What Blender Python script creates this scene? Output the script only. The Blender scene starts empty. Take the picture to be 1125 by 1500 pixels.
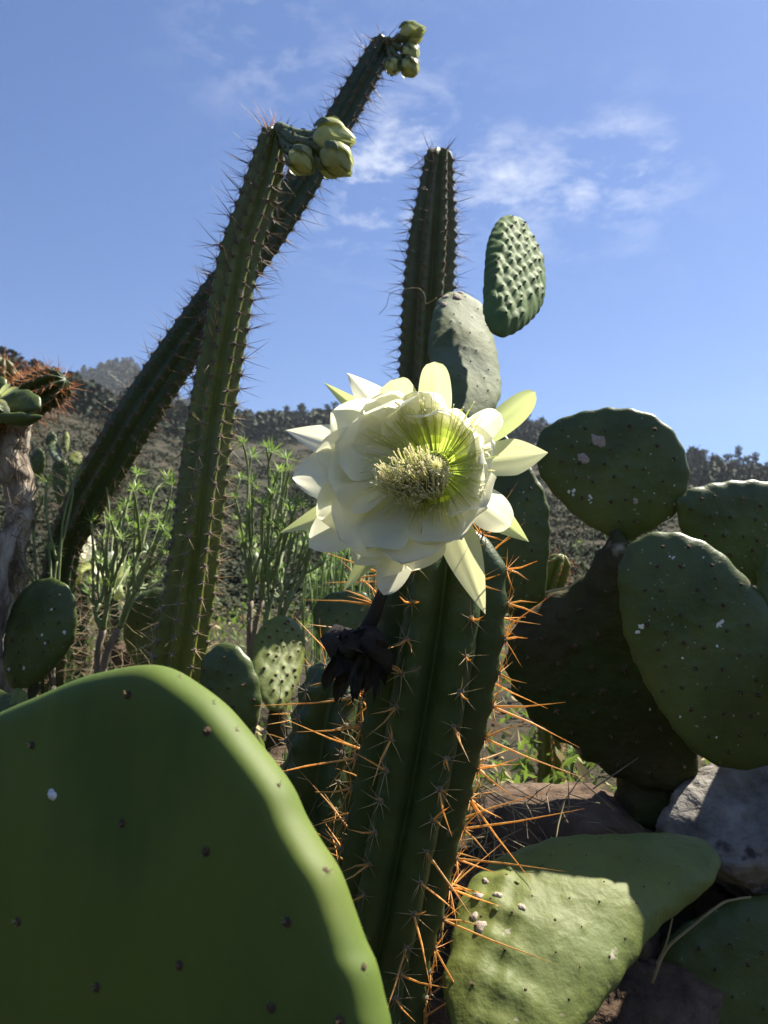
import bpy, math, random
import numpy as np
from mathutils import Vector, Matrix, Quaternion

random.seed(7); RNG = np.random.default_rng(7)
sc = bpy.context.scene
COL = sc.collection
R = math.radians

# ------------------------------------------------------------------ camera
F_PX = 1207.0; PITCH = R(8.0); CAM = Vector((0, 0, 0.95))
FWD = Vector((0, math.cos(PITCH), math.sin(PITCH)))
UPV = Vector((0, -math.sin(PITCH), math.cos(PITCH)))
RGT = Vector((1, 0, 0))
cam = bpy.data.objects.new('camera', bpy.data.cameras.new('camera'))
COL.objects.link(cam)
cam.location = CAM; cam.rotation_euler = (R(90) + PITCH, 0, 0)
cam.data.sensor_fit = 'VERTICAL'; cam.data.sensor_height = 36.0
cam.data.lens = 36.0 * F_PX / 1500.0
cam.data.clip_start = 0.02; cam.data.clip_end = 5000
cam.data.dof.use_dof = True; cam.data.dof.focus_distance = 0.78; cam.data.dof.aperture_fstop = 13.0
sc.camera = cam

# ------------------------------------------------------------------ sky and sun
SUN_AZ, SUN_EL = R(62), R(55)            # azimuth measured from +Y towards +X
SUN_DIR = Vector((math.sin(SUN_AZ) * math.cos(SUN_EL), math.cos(SUN_AZ) * math.cos(SUN_EL), math.sin(SUN_EL)))
def px_dir(u, v):
    return (FWD + RGT * ((u - 562.5) / F_PX) + UPV * ((750 - v) / F_PX)).normalized()
world = bpy.data.worlds.new('World'); sc.world = world; world.use_nodes = True
wn = world.node_tree.nodes; wl = world.node_tree.links; wn.clear()
wout = wn.new('ShaderNodeOutputWorld'); wbg = wn.new('ShaderNodeBackground'); wbg.inputs['Strength'].default_value = 0.05
sky = wn.new('ShaderNodeTexSky'); sky.sky_type = 'NISHITA'; sky.sun_disc = False
sky.sun_elevation = SUN_EL; sky.sun_rotation = SUN_AZ; sky.altitude = 600
sky.air_density = 1.0; sky.dust_density = 0.9; sky.ozone_density = 6.0
tc = wn.new('ShaderNodeTexCoord')
def wmath(op, a, b=None):
    n = wn.new('ShaderNodeMath'); n.operation = op
    for i, x in enumerate((a, b)):
        if x is None: continue
        if isinstance(x, (int, float)): n.inputs[i].default_value = x
        else: wl.new(x, n.inputs[i])
    return n.outputs[0]
def wnoise(scale, stretch, rot, detail=7, rough=0.6, dist=0.2):
    mp = wn.new('ShaderNodeMapping'); mp.inputs['Scale'].default_value = stretch; mp.inputs['Rotation'].default_value = rot
    wl.new(tc.outputs['Generated'], mp.inputs['Vector'])
    n = wn.new('ShaderNodeTexNoise'); n.inputs['Scale'].default_value = scale; n.inputs['Detail'].default_value = detail
    n.inputs['Roughness'].default_value = rough; n.inputs['Distortion'].default_value = dist
    wl.new(mp.outputs[0], n.inputs['Vector']); return n.outputs['Fac']
patch = None
for (u, v, size, amp) in [(885, 250, 3.6, 0.95), (715, 265, 3.0, 0.9), (590, 262, 3.2, 0.9), (520, 275, 3.6, 0.7), (640, 200, 4.0, 0.4),
                          (420, 60, 5.0, 0.33), (340, 40, 4.0, 0.28), (600, 160, 4.0, 0.3), (790, 300, 3.5, 0.4), (500, 310, 4.5, 0.4), (980, 240, 4, .3)]:
    d = px_dir(u, v)
    vd = wn.new('ShaderNodeVectorMath'); vd.operation = 'DOT_PRODUCT'; vd.inputs[1].default_value = d
    wl.new(tc.outputs['Generated'], vd.inputs[0])
    k = 1.0 / (1 - math.cos(R(size)))
    g = wmath('EXPONENT', wmath('MULTIPLY', wmath('SUBTRACT', vd.outputs['Value'], 1.0), k))
    g = wmath('MULTIPLY', g, amp)
    patch = g if patch is None else wmath('ADD', patch, g)
wide = wn.new('ShaderNodeMapRange'); wide.inputs[1].default_value = 0.5; wide.inputs[2].default_value = 0.75; wide.inputs[4].default_value = 0.10
wl.new(wnoise(2.2, (1, 1, 2), (0, 0, 0.4), 3), wide.inputs[0])
patch = wmath('ADD', patch, wide.outputs[0])
fine = wn.new('ShaderNodeMapRange'); fine.inputs[1].default_value = 0.47; fine.inputs[2].default_value = 0.80
wl.new(wnoise(11, (1, 1, 2.2), (0.0, 0.35, 0.3), 9, 0.66, 0.25), fine.inputs[0])
cmask = wmath('MULTIPLY', patch, fine.outputs[0]); cmask = wmath('MULTIPLY', cmask, 0.72)
wmix = wn.new('ShaderNodeMixRGB'); wmix.inputs[2].default_value = (8.0, 8.3, 8.8, 1)
whs = wn.new('ShaderNodeHueSaturation'); whs.inputs['Saturation'].default_value = 1.16; whs.inputs['Hue'].default_value = .507; whs.inputs['Value'].default_value = 1.08
wl.new(sky.outputs[0], whs.inputs['Color']); wl.new(cmask, wmix.inputs[0]); wl.new(whs.outputs[0], wmix.inputs[1])
wl.new(wmix.outputs[0], wbg.inputs['Color']); wl.new(wbg.outputs[0], wout.inputs['Surface'])

sun = bpy.data.objects.new('sun', bpy.data.lights.new('sun', 'SUN')); COL.objects.link(sun)
sun.data.energy = 5.0; sun.data.angle = R(0.5); sun.data.color = (1.0, 0.93, 0.80)
sun.rotation_mode = 'QUATERNION'; sun.rotation_quaternion = SUN_DIR.to_track_quat('Z', 'Y'); sun.location = (6, 4, 9)
sc.view_settings.view_transform = 'Standard'; sc.view_settings.look = 'None'
sc.view_settings.exposure = 1.5; sc.view_settings.gamma = 1.0; sc.view_settings.use_curve_mapping = False
sc.render.engine = 'CYCLES'
sc.cycles.max_bounces = 8; sc.cycles.transparent_max_bounces = 8; sc.cycles.volume_bounces = 0

# ------------------------------------------------------------------ helpers
def P(u, v, d):
    """point seen at photo pixel (u,v) at depth d metres along the optical axis"""
    return CAM + d * (FWD + RGT * ((u - 562.5) / F_PX) + UPV * ((750 - v) / F_PX))

def wav(p, freq, seed, n=5):
    """cheap smooth noise on an (N,3) array, about -1..1"""
    rg = np.random.default_rng(seed); out = np.zeros(len(p))
    for i in range(n):
        k = rg.normal(size=3); k *= freq * (0.6 + 0.35 * i) / np.linalg.norm(k)
        out += np.sin(p @ k + rg.uniform(0, 6.28)) / (1 + 0.3 * i)
    return out / 2.2

WM = {}
def place(o, parent, world):
    WM[o.name] = world
    if parent is not None:
        o.parent = parent; o.matrix_basis = WM[parent.name].inverted() @ world
    else: o.matrix_basis = world

def tag(o, label, cat, group=None, kind=None):
    o['label'] = label
    if cat: o['category'] = cat
    if group: o['group'] = group
    if kind: o['kind'] = kind
    return o

def thing(name, base, label, cat, group=None):
    o = bpy.data.objects.new(name, None); COL.objects.link(o); o.empty_display_size = 0.05
    place(o, None, Matrix.Translation(base)); return tag(o, label, cat, group)

def meshdata(name, verts, faces, mats, smooth=True, mat_idx=None):
    me = bpy.data.meshes.new(name)
    verts = np.asarray(verts, dtype=np.float32)
    me.vertices.add(len(verts)); me.vertices.foreach_set('co', verts.ravel())
    loops = np.concatenate([np.asarray(f, dtype=np.int32) for f in faces]) if not isinstance(faces, np.ndarray) else faces.astype(np.int32).ravel()
    if isinstance(faces, np.ndarray): counts = np.full(len(faces), faces.shape[1], dtype=np.int32)
    else: counts = np.array([len(f) for f in faces], dtype=np.int32)
    starts = np.concatenate([[0], np.cumsum(counts)[:-1]]).astype(np.int32)
    me.loops.add(len(loops)); me.loops.foreach_set('vertex_index', loops)
    me.polygons.add(len(counts)); me.polygons.foreach_set('loop_start', starts)
    try: me.polygons.foreach_set('loop_total', counts)
    except Exception: pass
    for m in (mats if isinstance(mats, (list, tuple)) else [mats]): me.materials.append(m)
    if mat_idx is not None: me.polygons.foreach_set('material_index', np.asarray(mat_idx, dtype=np.int32))
    me.polygons.foreach_set('use_smooth', np.full(len(counts), smooth))
    me.update(calc_edges=True); me.validate()
    return me

def obj(name, me, parent=None, world=None):
    o = bpy.data.objects.new(name, me); COL.objects.link(o)
    place(o, parent, world if world is not None else Matrix.Identity(4)); return o

def mesh_obj(name, verts, faces, mats, parent=None, origin=None, smooth=True, mat_idx=None):
    v = np.asarray(verts, dtype=np.float64)
    if origin is None: origin = Vector(v.mean(axis=0))
    me = meshdata(name, v - np.array(origin), faces, mats, smooth, mat_idx)
    return obj(name, me, parent, Matrix.Translation(Vector(origin)))

def catmull(pts, n, closed=False):
    p = np.asarray(pts, dtype=float); m = len(p); out = []
    segs = m if closed else m - 1
    for t in np.linspace(0, segs, n, endpoint=not closed):
        i = min(int(t), segs - 1); f = t - i
        def g(k): return p[k % m] if closed else p[min(max(k, 0), m - 1)]
        a, b, c, d = g(i - 1), g(i), g(i + 1), g(i + 2)
        out.append(0.5 * (2 * b + (c - a) * f + (2 * a - 5 * b + 4 * c - d) * f * f + (3 * b - a - 3 * c + d) * f ** 3))
    return np.array(out)

class MB:
    """collects pieces of one mesh"""
    def __init__(s): s.v = []; s.f = []; s.m = []; s.n = 0
    def add(s, v, f, mi=0):
        v = np.asarray(v, dtype=float); s.v.append(v)
        for q in f: s.f.append([i + s.n for i in q]); s.m.append(mi)
        s.n += len(v)
    def tube(s, pts, rad, sides=6, mi=0, cap=True):
        pts = np.asarray(pts, dtype=float); n = len(pts)
        rad = np.broadcast_to(np.asarray(rad, dtype=float), (n,))
        tg = np.gradient(pts, axis=0); tg /= np.linalg.norm(tg, axis=1)[:, None] + 1e-12
        ref = np.array([0.31, 0.87, 0.38]); vs = []
        for i in range(n):
            a = np.cross(tg[i], ref); a /= np.linalg.norm(a) + 1e-9; b = np.cross(tg[i], a)
            for k in range(sides):
                th = 2 * math.pi * k / sides
                vs.append(pts[i] + rad[i] * (a * math.cos(th) + b * math.sin(th)))
        fs = []
        for i in range(n - 1):
            for k in range(sides):
                k2 = (k + 1) % sides
                fs.append([i * sides + k, i * sides + k2, (i + 1) * sides + k2, (i + 1) * sides + k])
        if cap:
            fs.append(list(range(sides))[::-1]); fs.append([(n - 1) * sides + k for k in range(sides)])
        s.add(vs, fs, mi)
    def cone(s, a, b, r, sides=4, mi=0, bend=0.0):
        a = np.asarray(a, float); b = np.asarray(b, float)
        L = np.linalg.norm(b - a); perp = np.cross(b - a, [0.3, 0.5, 0.8]); perp /= np.linalg.norm(perp) + 1e-9
        mid = (a + b) / 2 + perp * bend * L
        s.tube([a, a + (mid - a) * 0.9, b], [r, r * 0.72, r * 0.06], sides, mi, False)
    def leaf(s, a, d, L, w, nrm, mi=0, droop=0.0):
        a = np.asarray(a, float); d = np.asarray(d, float); d = d / (np.linalg.norm(d) + 1e-9)
        sd = np.cross(d, nrm); sd /= np.linalg.norm(sd) + 1e-9; up = np.cross(sd, d)
        v = [a, a + d * L * .4 + sd * w * .5 + up * w * .12, a + d * L * .4 - sd * w * .5 + up * w * .12, a + d * L - up * droop * L, a + d * L * .4 - up * droop * .2 * L]
        s.add(v, [[0, 4, 1], [0, 2, 4], [1, 4, 3], [4, 2, 3]], mi)
    def obj(s, name, mats, parent=None, origin=None, smooth=True):
        return mesh_obj(name, np.concatenate(s.v), s.f, mats, parent, origin, smooth, s.m)
    def data(s, name, mats, smooth=True): return meshdata(name, np.concatenate(s.v), s.f, mats, smooth, s.m)

# ------------------------------------------------------------------ materials
def mat(name, stops, scale=20, rough=0.5, bump=0.0, bscale=None, transl=0.0, tcol=None, detail=5, sss=0.0, spots=None, stretch=(1, 1, 1),
        spec=0.4, big=None, coat=0.0, rand=0.0, bdist=0.004):
    m = bpy.data.materials.new(name); m.use_nodes = True
    nt = m.node_tree; n = nt.nodes; l = nt.links
    pb = n['Principled BSDF']; out = n['Material Output']
    co = n.new('ShaderNodeTexCoord'); mp = n.new('ShaderNodeMapping'); mp.inputs['Scale'].default_value = stretch
    l.new(co.outputs['Object'], mp.inputs['Vector'])
    no = n.new('ShaderNodeTexNoise'); no.inputs['Scale'].default_value = scale; no.inputs['Detail'].default_value = detail
    no.inputs['Roughness'].default_value = 0.62
    l.new(mp.outputs[0], no.inputs['Vector'])
    cr = n.new('ShaderNodeValToRGB'); el = cr.color_ramp.elements
    while len(el) < len(stops): el.new(0.5)
    for e, (p, c) in zip(el, stops): e.position = p; e.color = (*c, 1)
    l.new(no.outputs['Fac'], cr.inputs[0]); col = cr.outputs[0]
    if big:                                            # broad second tone
        bn = n.new('ShaderNodeTexNoise'); bn.inputs['Scale'].default_value = big[1]; bn.inputs['Detail'].default_value = 3
        l.new(co.outputs['Object'], bn.inputs['Vector'])
        mr = n.new('ShaderNodeMapRange'); mr.inputs[1].default_value = big[2]; mr.inputs[2].default_value = big[3]
        l.new(bn.outputs['Fac'], mr.inputs[0])
        mx = n.new('ShaderNodeMixRGB'); mx.inputs[2].default_value = (*big[0], 1)
        l.new(mr.outputs[0], mx.inputs[0]); l.new(col, mx.inputs[1]); col = mx.outputs[0]
    if spots:                                          # pale scars and specks: (colour, scale, lo, hi)
        for (c, s_, lo, hi) in spots:
            vo = n.new('ShaderNodeTexVoronoi'); vo.inputs['Scale'].default_value = s_; vo.inputs['Randomness'].default_value = 1
            wn_ = n.new('ShaderNodeTexNoise'); wn_.inputs['Scale'].default_value = s_ * 2.5; wn_.inputs['Detail'].default_value = 3
            l.new(co.outputs['Object'], wn_.inputs['Vector'])
            ad = n.new('ShaderNodeMixRGB'); ad.blend_type = 'ADD'; ad.inputs[0].default_value = 0.9 / s_
            l.new(co.outputs['Object'], ad.inputs[1]); l.new(wn_.outputs['Color'], ad.inputs[2])
            l.new(ad.outputs[0], vo.inputs['Vector'])
            sel = n.new('ShaderNodeMath'); sel.operation = 'GREATER_THAN'; sel.inputs[1].default_value = 0.74
            sp = n.new('ShaderNodeSeparateColor'); l.new(vo.outputs['Color'], sp.inputs[0]); l.new(sp.outputs[0], sel.inputs[0])
            mr = n.new('ShaderNodeMapRange'); mr.inputs[1].default_value = hi; mr.inputs[2].default_value = lo
            l.new(vo.outputs['Distance'], mr.inputs[0])
            mu = n.new('ShaderNodeMath'); mu.operation = 'MULTIPLY'; l.new(mr.outputs[0], mu.inputs[0]); l.new(sel.outputs[0], mu.inputs[1])
            mx = n.new('ShaderNodeMixRGB'); mx.inputs[2].default_value = (*c, 1)
            l.new(mu.outputs[0], mx.inputs[0]); l.new(col, mx.inputs[1]); col = mx.outputs[0]
    if rand:
        oi = n.new('ShaderNodeObjectInfo'); hs = n.new('ShaderNodeHueSaturation')
        mr = n.new('ShaderNodeMapRange'); mr.inputs[3].default_value = 1 - rand; mr.inputs[4].default_value = 1 + rand
        l.new(oi.outputs['Random'], mr.inputs[0]); l.new(mr.outputs[0], hs.inputs['Value']); l.new(col, hs.inputs['Color']); col = hs.outputs[0]
    l.new(col, pb.inputs['Base Color'])
    pb.inputs['Roughness'].default_value = rough; pb.inputs['Specular IOR Level'].default_value = spec
    pb.inputs['Coat Weight'].default_value = coat
    if sss:
        pb.inputs['Subsurface Weight'].default_value = sss; pb.inputs['Subsurface Radius'].default_value = (0.6, 1.0, 0.2)
        pb.inputs['Subsurface Scale'].default_value = 0.008
    if bump:
        bn = n.new('ShaderNodeTexNoise'); bn.inputs['Scale'].default_value = bscale or scale * 3; bn.inputs['Detail'].default_value = 6
        l.new(mp.outputs[0], bn.inputs['Vector'])
        bu = n.new('ShaderNodeBump'); bu.inputs['Strength'].default_value = bump; bu.inputs['Distance'].default_value = bdist
        l.new(bn.outputs['Fac'], bu.inputs['Height']); l.new(bu.outputs[0], pb.inputs['Normal'])
    if transl:
        tr = n.new('ShaderNodeBsdfTranslucent'); ms = n.new('ShaderNodeMixShader'); ms.inputs[0].default_value = transl
        if tcol: tr.inputs[0].default_value = (*tcol, 1)
        else: l.new(col, tr.inputs[0])
        l.new(pb.outputs[0], ms.inputs[1]); l.new(tr.outputs[0], ms.inputs[2]); l.new(ms.outputs[0], out.inputs['Surface'])
    return m

M = {}
SCAR = (0.55, 0.55, 0.5)
M['pad'] = mat('pad_green', [(.3, (.042, .062, .012)), (.7, (.072, .098, .019))], 22, .42, .25, 120, sss=.12,
               spots=[((.17, .15, .09), 22, .05, .16), ((.4, .4, .34), 110, .06, .15)], big=((.10, .13, .035), 7, .45, .75))
M['pad_near'] = mat('pad_green_near', [(.34, (.046, .082, .010)), (.66, (.098, .145, .020))], 9, .62, .1, 60, sss=.3, spec=.3, big=((.10, .13, .016), 9, .4, .75), stretch=(1, 1, .4))
M['pad_grey'] = mat('pad_greygreen', [(.3, (.075, .10, .036)), (.7, (.12, .15, .055))], 25, .7, .2, 130, sss=.1,
                    spots=[((.32, .27, .2), 22, .05, .16)], big=((.16, .20, .14), 9, .45, .7))
M['pad_young'] = mat('pad_bluegreen', [(.3, (.07, .12, .038)), (.7, (.12, .18, .058))], 25, .68, .15, 130, sss=.1, spec=.18)
M['pad_light'] = mat('pad_lightgreen', [(.3, (.095, .115, .022)), (.7, (.145, .165, .033))], 18, .58, .4, 90, sss=.15, spec=.25,
                     spots=[((.36, .33, .25), 30, .08, .2), ((.24, .2, .14), 60, .05, .14)], big=((.12, .15, .045), 6, .4, .7))
M['pad_old'] = mat('pad_bark', [(.3, (.035, .03, .016)), (.55, (.062, .052, .026)), (.8, (.11, .088, .055))], 16, .9, 1.0, 34, spec=.12, bdist=.014,
                   big=((.038, .05, .014), 5, .4, .6), spots=[((.25, .22, .17), 18, .1, .3)])
M['areole'] = mat('areole_brown', [(.3, (.035, .022, .014)), (.7, (.09, .055, .03))], 300, .9)
M['wool'] = mat('areole_wool', [(.3, (.10, .08, .06)), (.7, (.2, .17, .13))], 400, .95)
M['fluff'] = mat('white_fluff', [(.3, (.55, .55, .52)), (.7, (.8, .8, .78))], 300, .95)
M['scab'] = mat('cork_scab', [(.3, (.25, .2, .16)), (.7, (.42, .36, .3))], 200, .9, .5, 300)
M['column'] = mat('column_green', [(.3, (.026, .046, .013)), (.65, (.046, .074, .021)), (.85, (.08, .10, .032))], 24, .45, .3, 120, sss=.08,
                  spots=[((.16, .15, .09), 30, .06, .2)], big=((.05, .07, .02), 6, .5, .8))
M['column_lit'] = mat('column_green_sunlit', [(.3, (.085, .105, .014)), (.65, (.15, .17, .026)), (.85, (.22, .21, .05))], 24, .45, .3, 120, sss=.15,  # brighter, yellower copy of the column green: sunlight put into the colour
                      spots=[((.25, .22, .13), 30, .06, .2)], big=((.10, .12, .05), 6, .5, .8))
M['column_grey'] = mat('column_greygreen', [(.3, (.07, .08, .026)), (.65, (.115, .125, .04)), (.85, (.17, .16, .07))], 26, .5, .4, 120, sss=.06,
                       spots=[((.25, .22, .13), 30, .06, .2)], big=((.12, .12, .06), 6, .5, .75))
M['bark'] = mat('corky_bark', [(.3, (.08, .058, .042)), (.48, (.30, .25, .20)), (.66, (.58, .53, .47))], 34, .95, 1.0, 60, stretch=(1, 1, .3), spec=.1, bdist=.02)
M['spine'] = mat('spine_orange', [(.3, (.66, .32, .08)), (.5, (.82, .50, .16)), (.75, (.92, .70, .32))], 25, .35, transl=.5, rand=.3)
M['spine_pale'] = mat('spine_straw', [(.3, (.36, .27, .14)), (.7, (.62, .52, .32))], 60, .4, transl=.3, rand=.3)
M['spine_dark'] = mat('spine_brown', [(.3, (.09, .05, .03)), (.7, (.24, .15, .08))], 60, .45, transl=.15, rand=.35)
M['spine_red'] = mat('spine_rust', [(.3, (.55, .22, .07)), (.7, (.72, .36, .14))], 60, .45, transl=.3, rand=.3)
M['petal'] = mat('petal_white', [(.3, (.84, .835, .72)), (.7, (.89, .885, .80))], 14, .45, .12, 160, transl=.52, tcol=(.90, .89, .66), stretch=(1, 1, 1), spec=.3)
M['petal_yellow'] = mat('petal_pale_yellow', [(.3, (.74, .76, .44)), (.7, (.80, .81, .58))], 12, .42, .1, 140, transl=.45, tcol=(.78, .79, .42), spec=.3)
M['petal_green'] = mat('petal_greenish', [(.3, (.48, .55, .24)), (.7, (.66, .70, .40))], 14, .42, .1, 140, transl=.4, tcol=(.62, .68, .28), spec=.3)
M['throat'] = mat('throat_green', [(.3, (.58, .70, .16)), (.7, (.68, .76, .28))], 30, .5, transl=.5, tcol=(.6, .75, .12))
M['filament'] = mat('filament_yellowgreen', [(.3, (.72, .78, .24)), (.7, (.82, .84, .42))], 60, .5, transl=.5, tcol=(.78, .84, .30))
M['filament_pale'] = mat('filament_cream', [(.3, (.90, .89, .58)), (.7, (.94, .93, .70))], 60, .5, transl=.5)
M['anther'] = mat('anther_cream', [(.3, (.94, .85, .62)), (.7, (.96, .91, .74))], 200, .7, transl=.5)
M['bud'] = mat('bud_scale_green', [(.3, (.36, .40, .12)), (.7, (.60, .62, .26))], 40, .35, .1, 100, transl=.25, rand=.3)
M['bud_dark'] = mat('bud_tube_green', [(.3, (.06, .085, .03)), (.7, (.13, .16, .06))], 50, .5, .4, 150)
M['bud_tip'] = mat('bud_tip_brown', [(.3, (.10, .07, .03)), (.7, (.22, .15, .06))], 60, .5)
M['withered'] = mat('withered_black', [(.3, (.008, .006, .005)), (.7, (.03, .022, .016))], 60, .8, .6, 120)
M['leaf'] = mat('leaf_green', [(.3, (.10, .19, .05)), (.7, (.20, .31, .09))], 30, .45, transl=.35, tcol=(.25, .40, .07), rand=.2)
M['leaf_pale'] = mat('leaf_pale', [(.3, (.16, .25, .08)), (.7, (.28, .38, .15))], 30, .45, transl=.35, tcol=(.30, .42, .10), rand=.2)
M['stem'] = mat('succulent_stem', [(.3, (.12, .16, .06)), (.7, (.22, .26, .11))], 40, .6, .3, 120)
M['wood'] = mat('shrub_wood', [(.3, (.13, .10, .07)), (.7, (.27, .22, .17))], 40, .85, .6, 90, stretch=(1, 1, .4))
M['twig'] = mat('dry_twig', [(.3, (.10, .075, .05)), (.7, (.30, .24, .16))], 30, .9)
M['straw'] = mat('dry_straw', [(.3, (.30, .24, .12)), (.7, (.48, .40, .22))], 40, .8, transl=.2)
M['rock'] = mat('lichen_rock', [(.28, (.07, .06, .052)), (.45, (.18, .165, .15)), (.62, (.29, .275, .25)), (.8, (.40, .38, .34))], 14, .95, 1.0, 26, spec=.15, bdist=.02,
                spots=[((.05, .045, .04), 12, .15, .4), ((.06, .05, .045), 30, .12, .35)])
M['rock_brown'] = mat('brown_rock', [(.3, (.05, .035, .026)), (.55, (.11, .075, .05)), (.8, (.20, .15, .11))], 12, .95, 1.0, 30, spec=.12, bdist=.02,
                      spots=[((.2, .19, .17), 14, .12, .35)])
M['pine'] = mat('pine_foliage', [(.3, (.014, .026, .012)), (.7, (.032, .048, .02))], 2, .8, rand=.25)
M['pine_trunk'] = mat('pine_trunk', [(.3, (.06, .045, .03)), (.7, (.12, .09, .06))], 4, .9)
M['scrub'] = mat('scrub_foliage', [(.3, (.013, .022, .008)), (.5, (.027, .036, .013)), (.72, (.055, .052, .026))], .35, .9, detail=3)
M['undergrowth'] = mat('undergrowth_leaf', [(.3, (.05, .09, .02)), (.7, (.13, .19, .05))], 6, .55, transl=.3, tcol=(.24, .36, .06))

def ground_mat():
    m = bpy.data.materials.new('dry_hillside'); m.use_nodes = True
    n = m.node_tree.nodes; l = m.node_tree.links; pb = n['Principled BSDF']; pb.inputs['Roughness'].default_value = .95
    pb.inputs['Specular IOR Level'].default_value = .15
    geo = n.new('ShaderNodeNewGeometry')
    def noise(s, d=6):
        q = n.new('ShaderNodeTexNoise'); q.inputs['Scale'].default_value = s; q.inputs['Detail'].default_value = d; q.inputs['Roughness'].default_value = .65
        l.new(geo.outputs['Position'], q.inputs['Vector']); return q.outputs['Fac']
    def ramp(f, st):
        c = n.new('ShaderNodeValToRGB'); e = c.color_ramp.elements
        while len(e) < len(st): e.new(.5)
        for a, (p, k) in zip(e, st): a.position = p; a.color = (*k, 1)
        l.new(f, c.inputs[0]); return c.outputs[0]
    soil = ramp(noise(7, 8), [(.3, (.026, .02, .014)), (.55, (.055, .042, .03)), (.75, (.11, .09, .068))])
    veg = ramp(noise(.35, 8), [(.35, (.016, .02, .009)), (.55, (.034, .032, .018)), (.75, (.062, .052, .033))])
    big = noise(.06, 5); mr = n.new('ShaderNodeMapRange'); mr.inputs[1].default_value = .22; mr.inputs[2].default_value = .58; l.new(big, mr.inputs[0])
    mx = n.new('ShaderNodeMixRGB'); l.new(mr.outputs[0], mx.inputs[0]); l.new(soil, mx.inputs[1]); l.new(veg, mx.inputs[2])
    l.new(mx.outputs[0], pb.inputs['Base Color'])
    bu = n.new('ShaderNodeBump'); bu.inputs['Strength'].default_value = .8; bu.inputs['Distance'].default_value = .03
    l.new(noise(25, 6), bu.inputs['Height']); l.new(bu.outputs[0], pb.inputs['Normal'])
    return m
M['ground'] = ground_mat()

# ------------------------------------------------------------------ ground and hills
def px_az(u, v):
    d = px_dir(u, v); return math.atan2(d.x, d.y), d.z / math.hypot(d.x, d.y)
mid = [px_az(u, v) for u, v in [(-250, 560), (-100, 552), (0, 556), (60, 566), (100, 582), (150, 602), (200, 614), (250, 622), (300, 630), (370, 628), (450, 624),
                                (490, 620), (540, 624), (620, 632), (700, 650), (760, 650), (800, 646), (850, 664), (900, 674), (1000, 690), (1060, 702), (1125, 716), (1300, 735)]]
far = [px_az(u, v) for u, v in [(-100, 640), (20, 600), (100, 562), (120, 552), (150, 540), (170, 535), (195, 538), (212, 553), (240, 578), (300, 606), (360, 640), (600, 700), (1125, 760)]]
MID_AZ = np.array([-math.pi, -1.6, -0.9] + [a for a, e in mid] + [1.0, 1.8, math.pi]); MID_E = np.array([.14, .2, .28] + [e for a, e in mid] + [.16, .12, .14])
FAR_AZ = np.array([-math.pi] + [a for a, e in far] + [math.pi]); FAR_E = np.array([.1] + [e for a, e in far] + [.1])
RAD_AZ = np.array([-math.pi, -.5, -.28, -.16, 0, .2, .45, math.pi]); RAD_R = np.array([120., 120, 130, 230, 260, 250, 210, 120])
FAR_R = 620.
def sstep(a, b, x): t = np.clip((x - a) / (b - a), 0, 1); return t * t * (3 - 2 * t)
def near_z(x, y):
    z = 0.60 * sstep(.5, 1.25, y) + .20 * sstep(1.2, 3.0, y) + .045 * np.maximum(y - 3, 0)
    z = z + np.where(y < 0, .03 * np.maximum(y, -30), 0)
    return z + .02 * np.sin(x * 3.1 + y * 1.7) * sstep(1.0, 2, np.abs(y) + .6) + .012 * np.sin(x * 7.7 - y * 5.1)
def terrain_z(x, y):
    x = np.asarray(x, float); y = np.asarray(y, float)
    r = np.hypot(x, y); az = np.arctan2(x, y)
    nz = near_z(x, y)
    r1 = np.interp(az, RAD_AZ, RAD_R); zc = CAM.z + r1 * np.interp(az, MID_AZ, MID_E)
    z0 = .95
    g = np.clip((r - 9) / (r1 - 9), 0, 1) ** 1.22
    hill = z0 + (zc - z0) * g - np.clip(r - r1, 0, 120) * .22
    pf = CAM.z + FAR_R * np.interp(az, FAR_AZ, FAR_E) * np.where(r < FAR_R, np.clip(r / FAR_R, 0, 1) ** 1.7, 1 - np.clip((r - FAR_R) / 900, 0, .4))
    hill = np.maximum(hill, np.where(r > r1 * 1.2, pf, -99))
    p = np.stack([x, y, np.zeros_like(x)], -1).reshape(-1, 3)
    bumpy = (wav(p, .09, 3).reshape(x.shape) * .009 + wav(p, .3, 4).reshape(x.shape) * .003) * np.clip(r - 8, 0, 300)
    bumpy = bumpy * np.where(np.abs(r - r1) < 30, .35, 1)
    w = sstep(5, 12, r)
    return nz * (1 - w) + (hill + bumpy) * w
def gz(x, y): return float(terrain_z(np.array([x]), np.array([y]))[0])

naz = 720
rr = np.concatenate([[.15], .15 * (1.075 ** np.arange(1, 122))]); rr = rr[rr < 900]
azs = np.linspace(-math.pi, math.pi, naz, endpoint=False)
AA, RR = np.meshgrid(azs, rr)
X = RR * np.sin(AA); Y = RR * np.cos(AA); Z = terrain_z(X, Y)
gv = np.stack([X, Y, Z], -1).reshape(-1, 3)
i0 = (np.arange(len(rr) - 1)[:, None] * naz + np.arange(naz)[None, :]).ravel()
i1 = (np.arange(len(rr) - 1)[:, None] * naz + (np.arange(naz)[None, :] + 1) % naz).ravel()
gf = np.stack([i0, i0 + naz, i1 + naz, i1], -1)
gv = np.vstack([gv, [[0, 0, gz(0, 0)]]])
gfl = [list(q) for q in gf.tolist()] + [[len(gv) - 1, k, (k + 1) % naz] for k in range(naz)]
g = mesh_obj('ground', gv, gfl, M['ground'], origin=Vector((0, 0, 0)))
g['label'] = 'dry brown earth bank rising into scrubby hillside and wooded ridge'; g['kind'] = 'structure'

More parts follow.
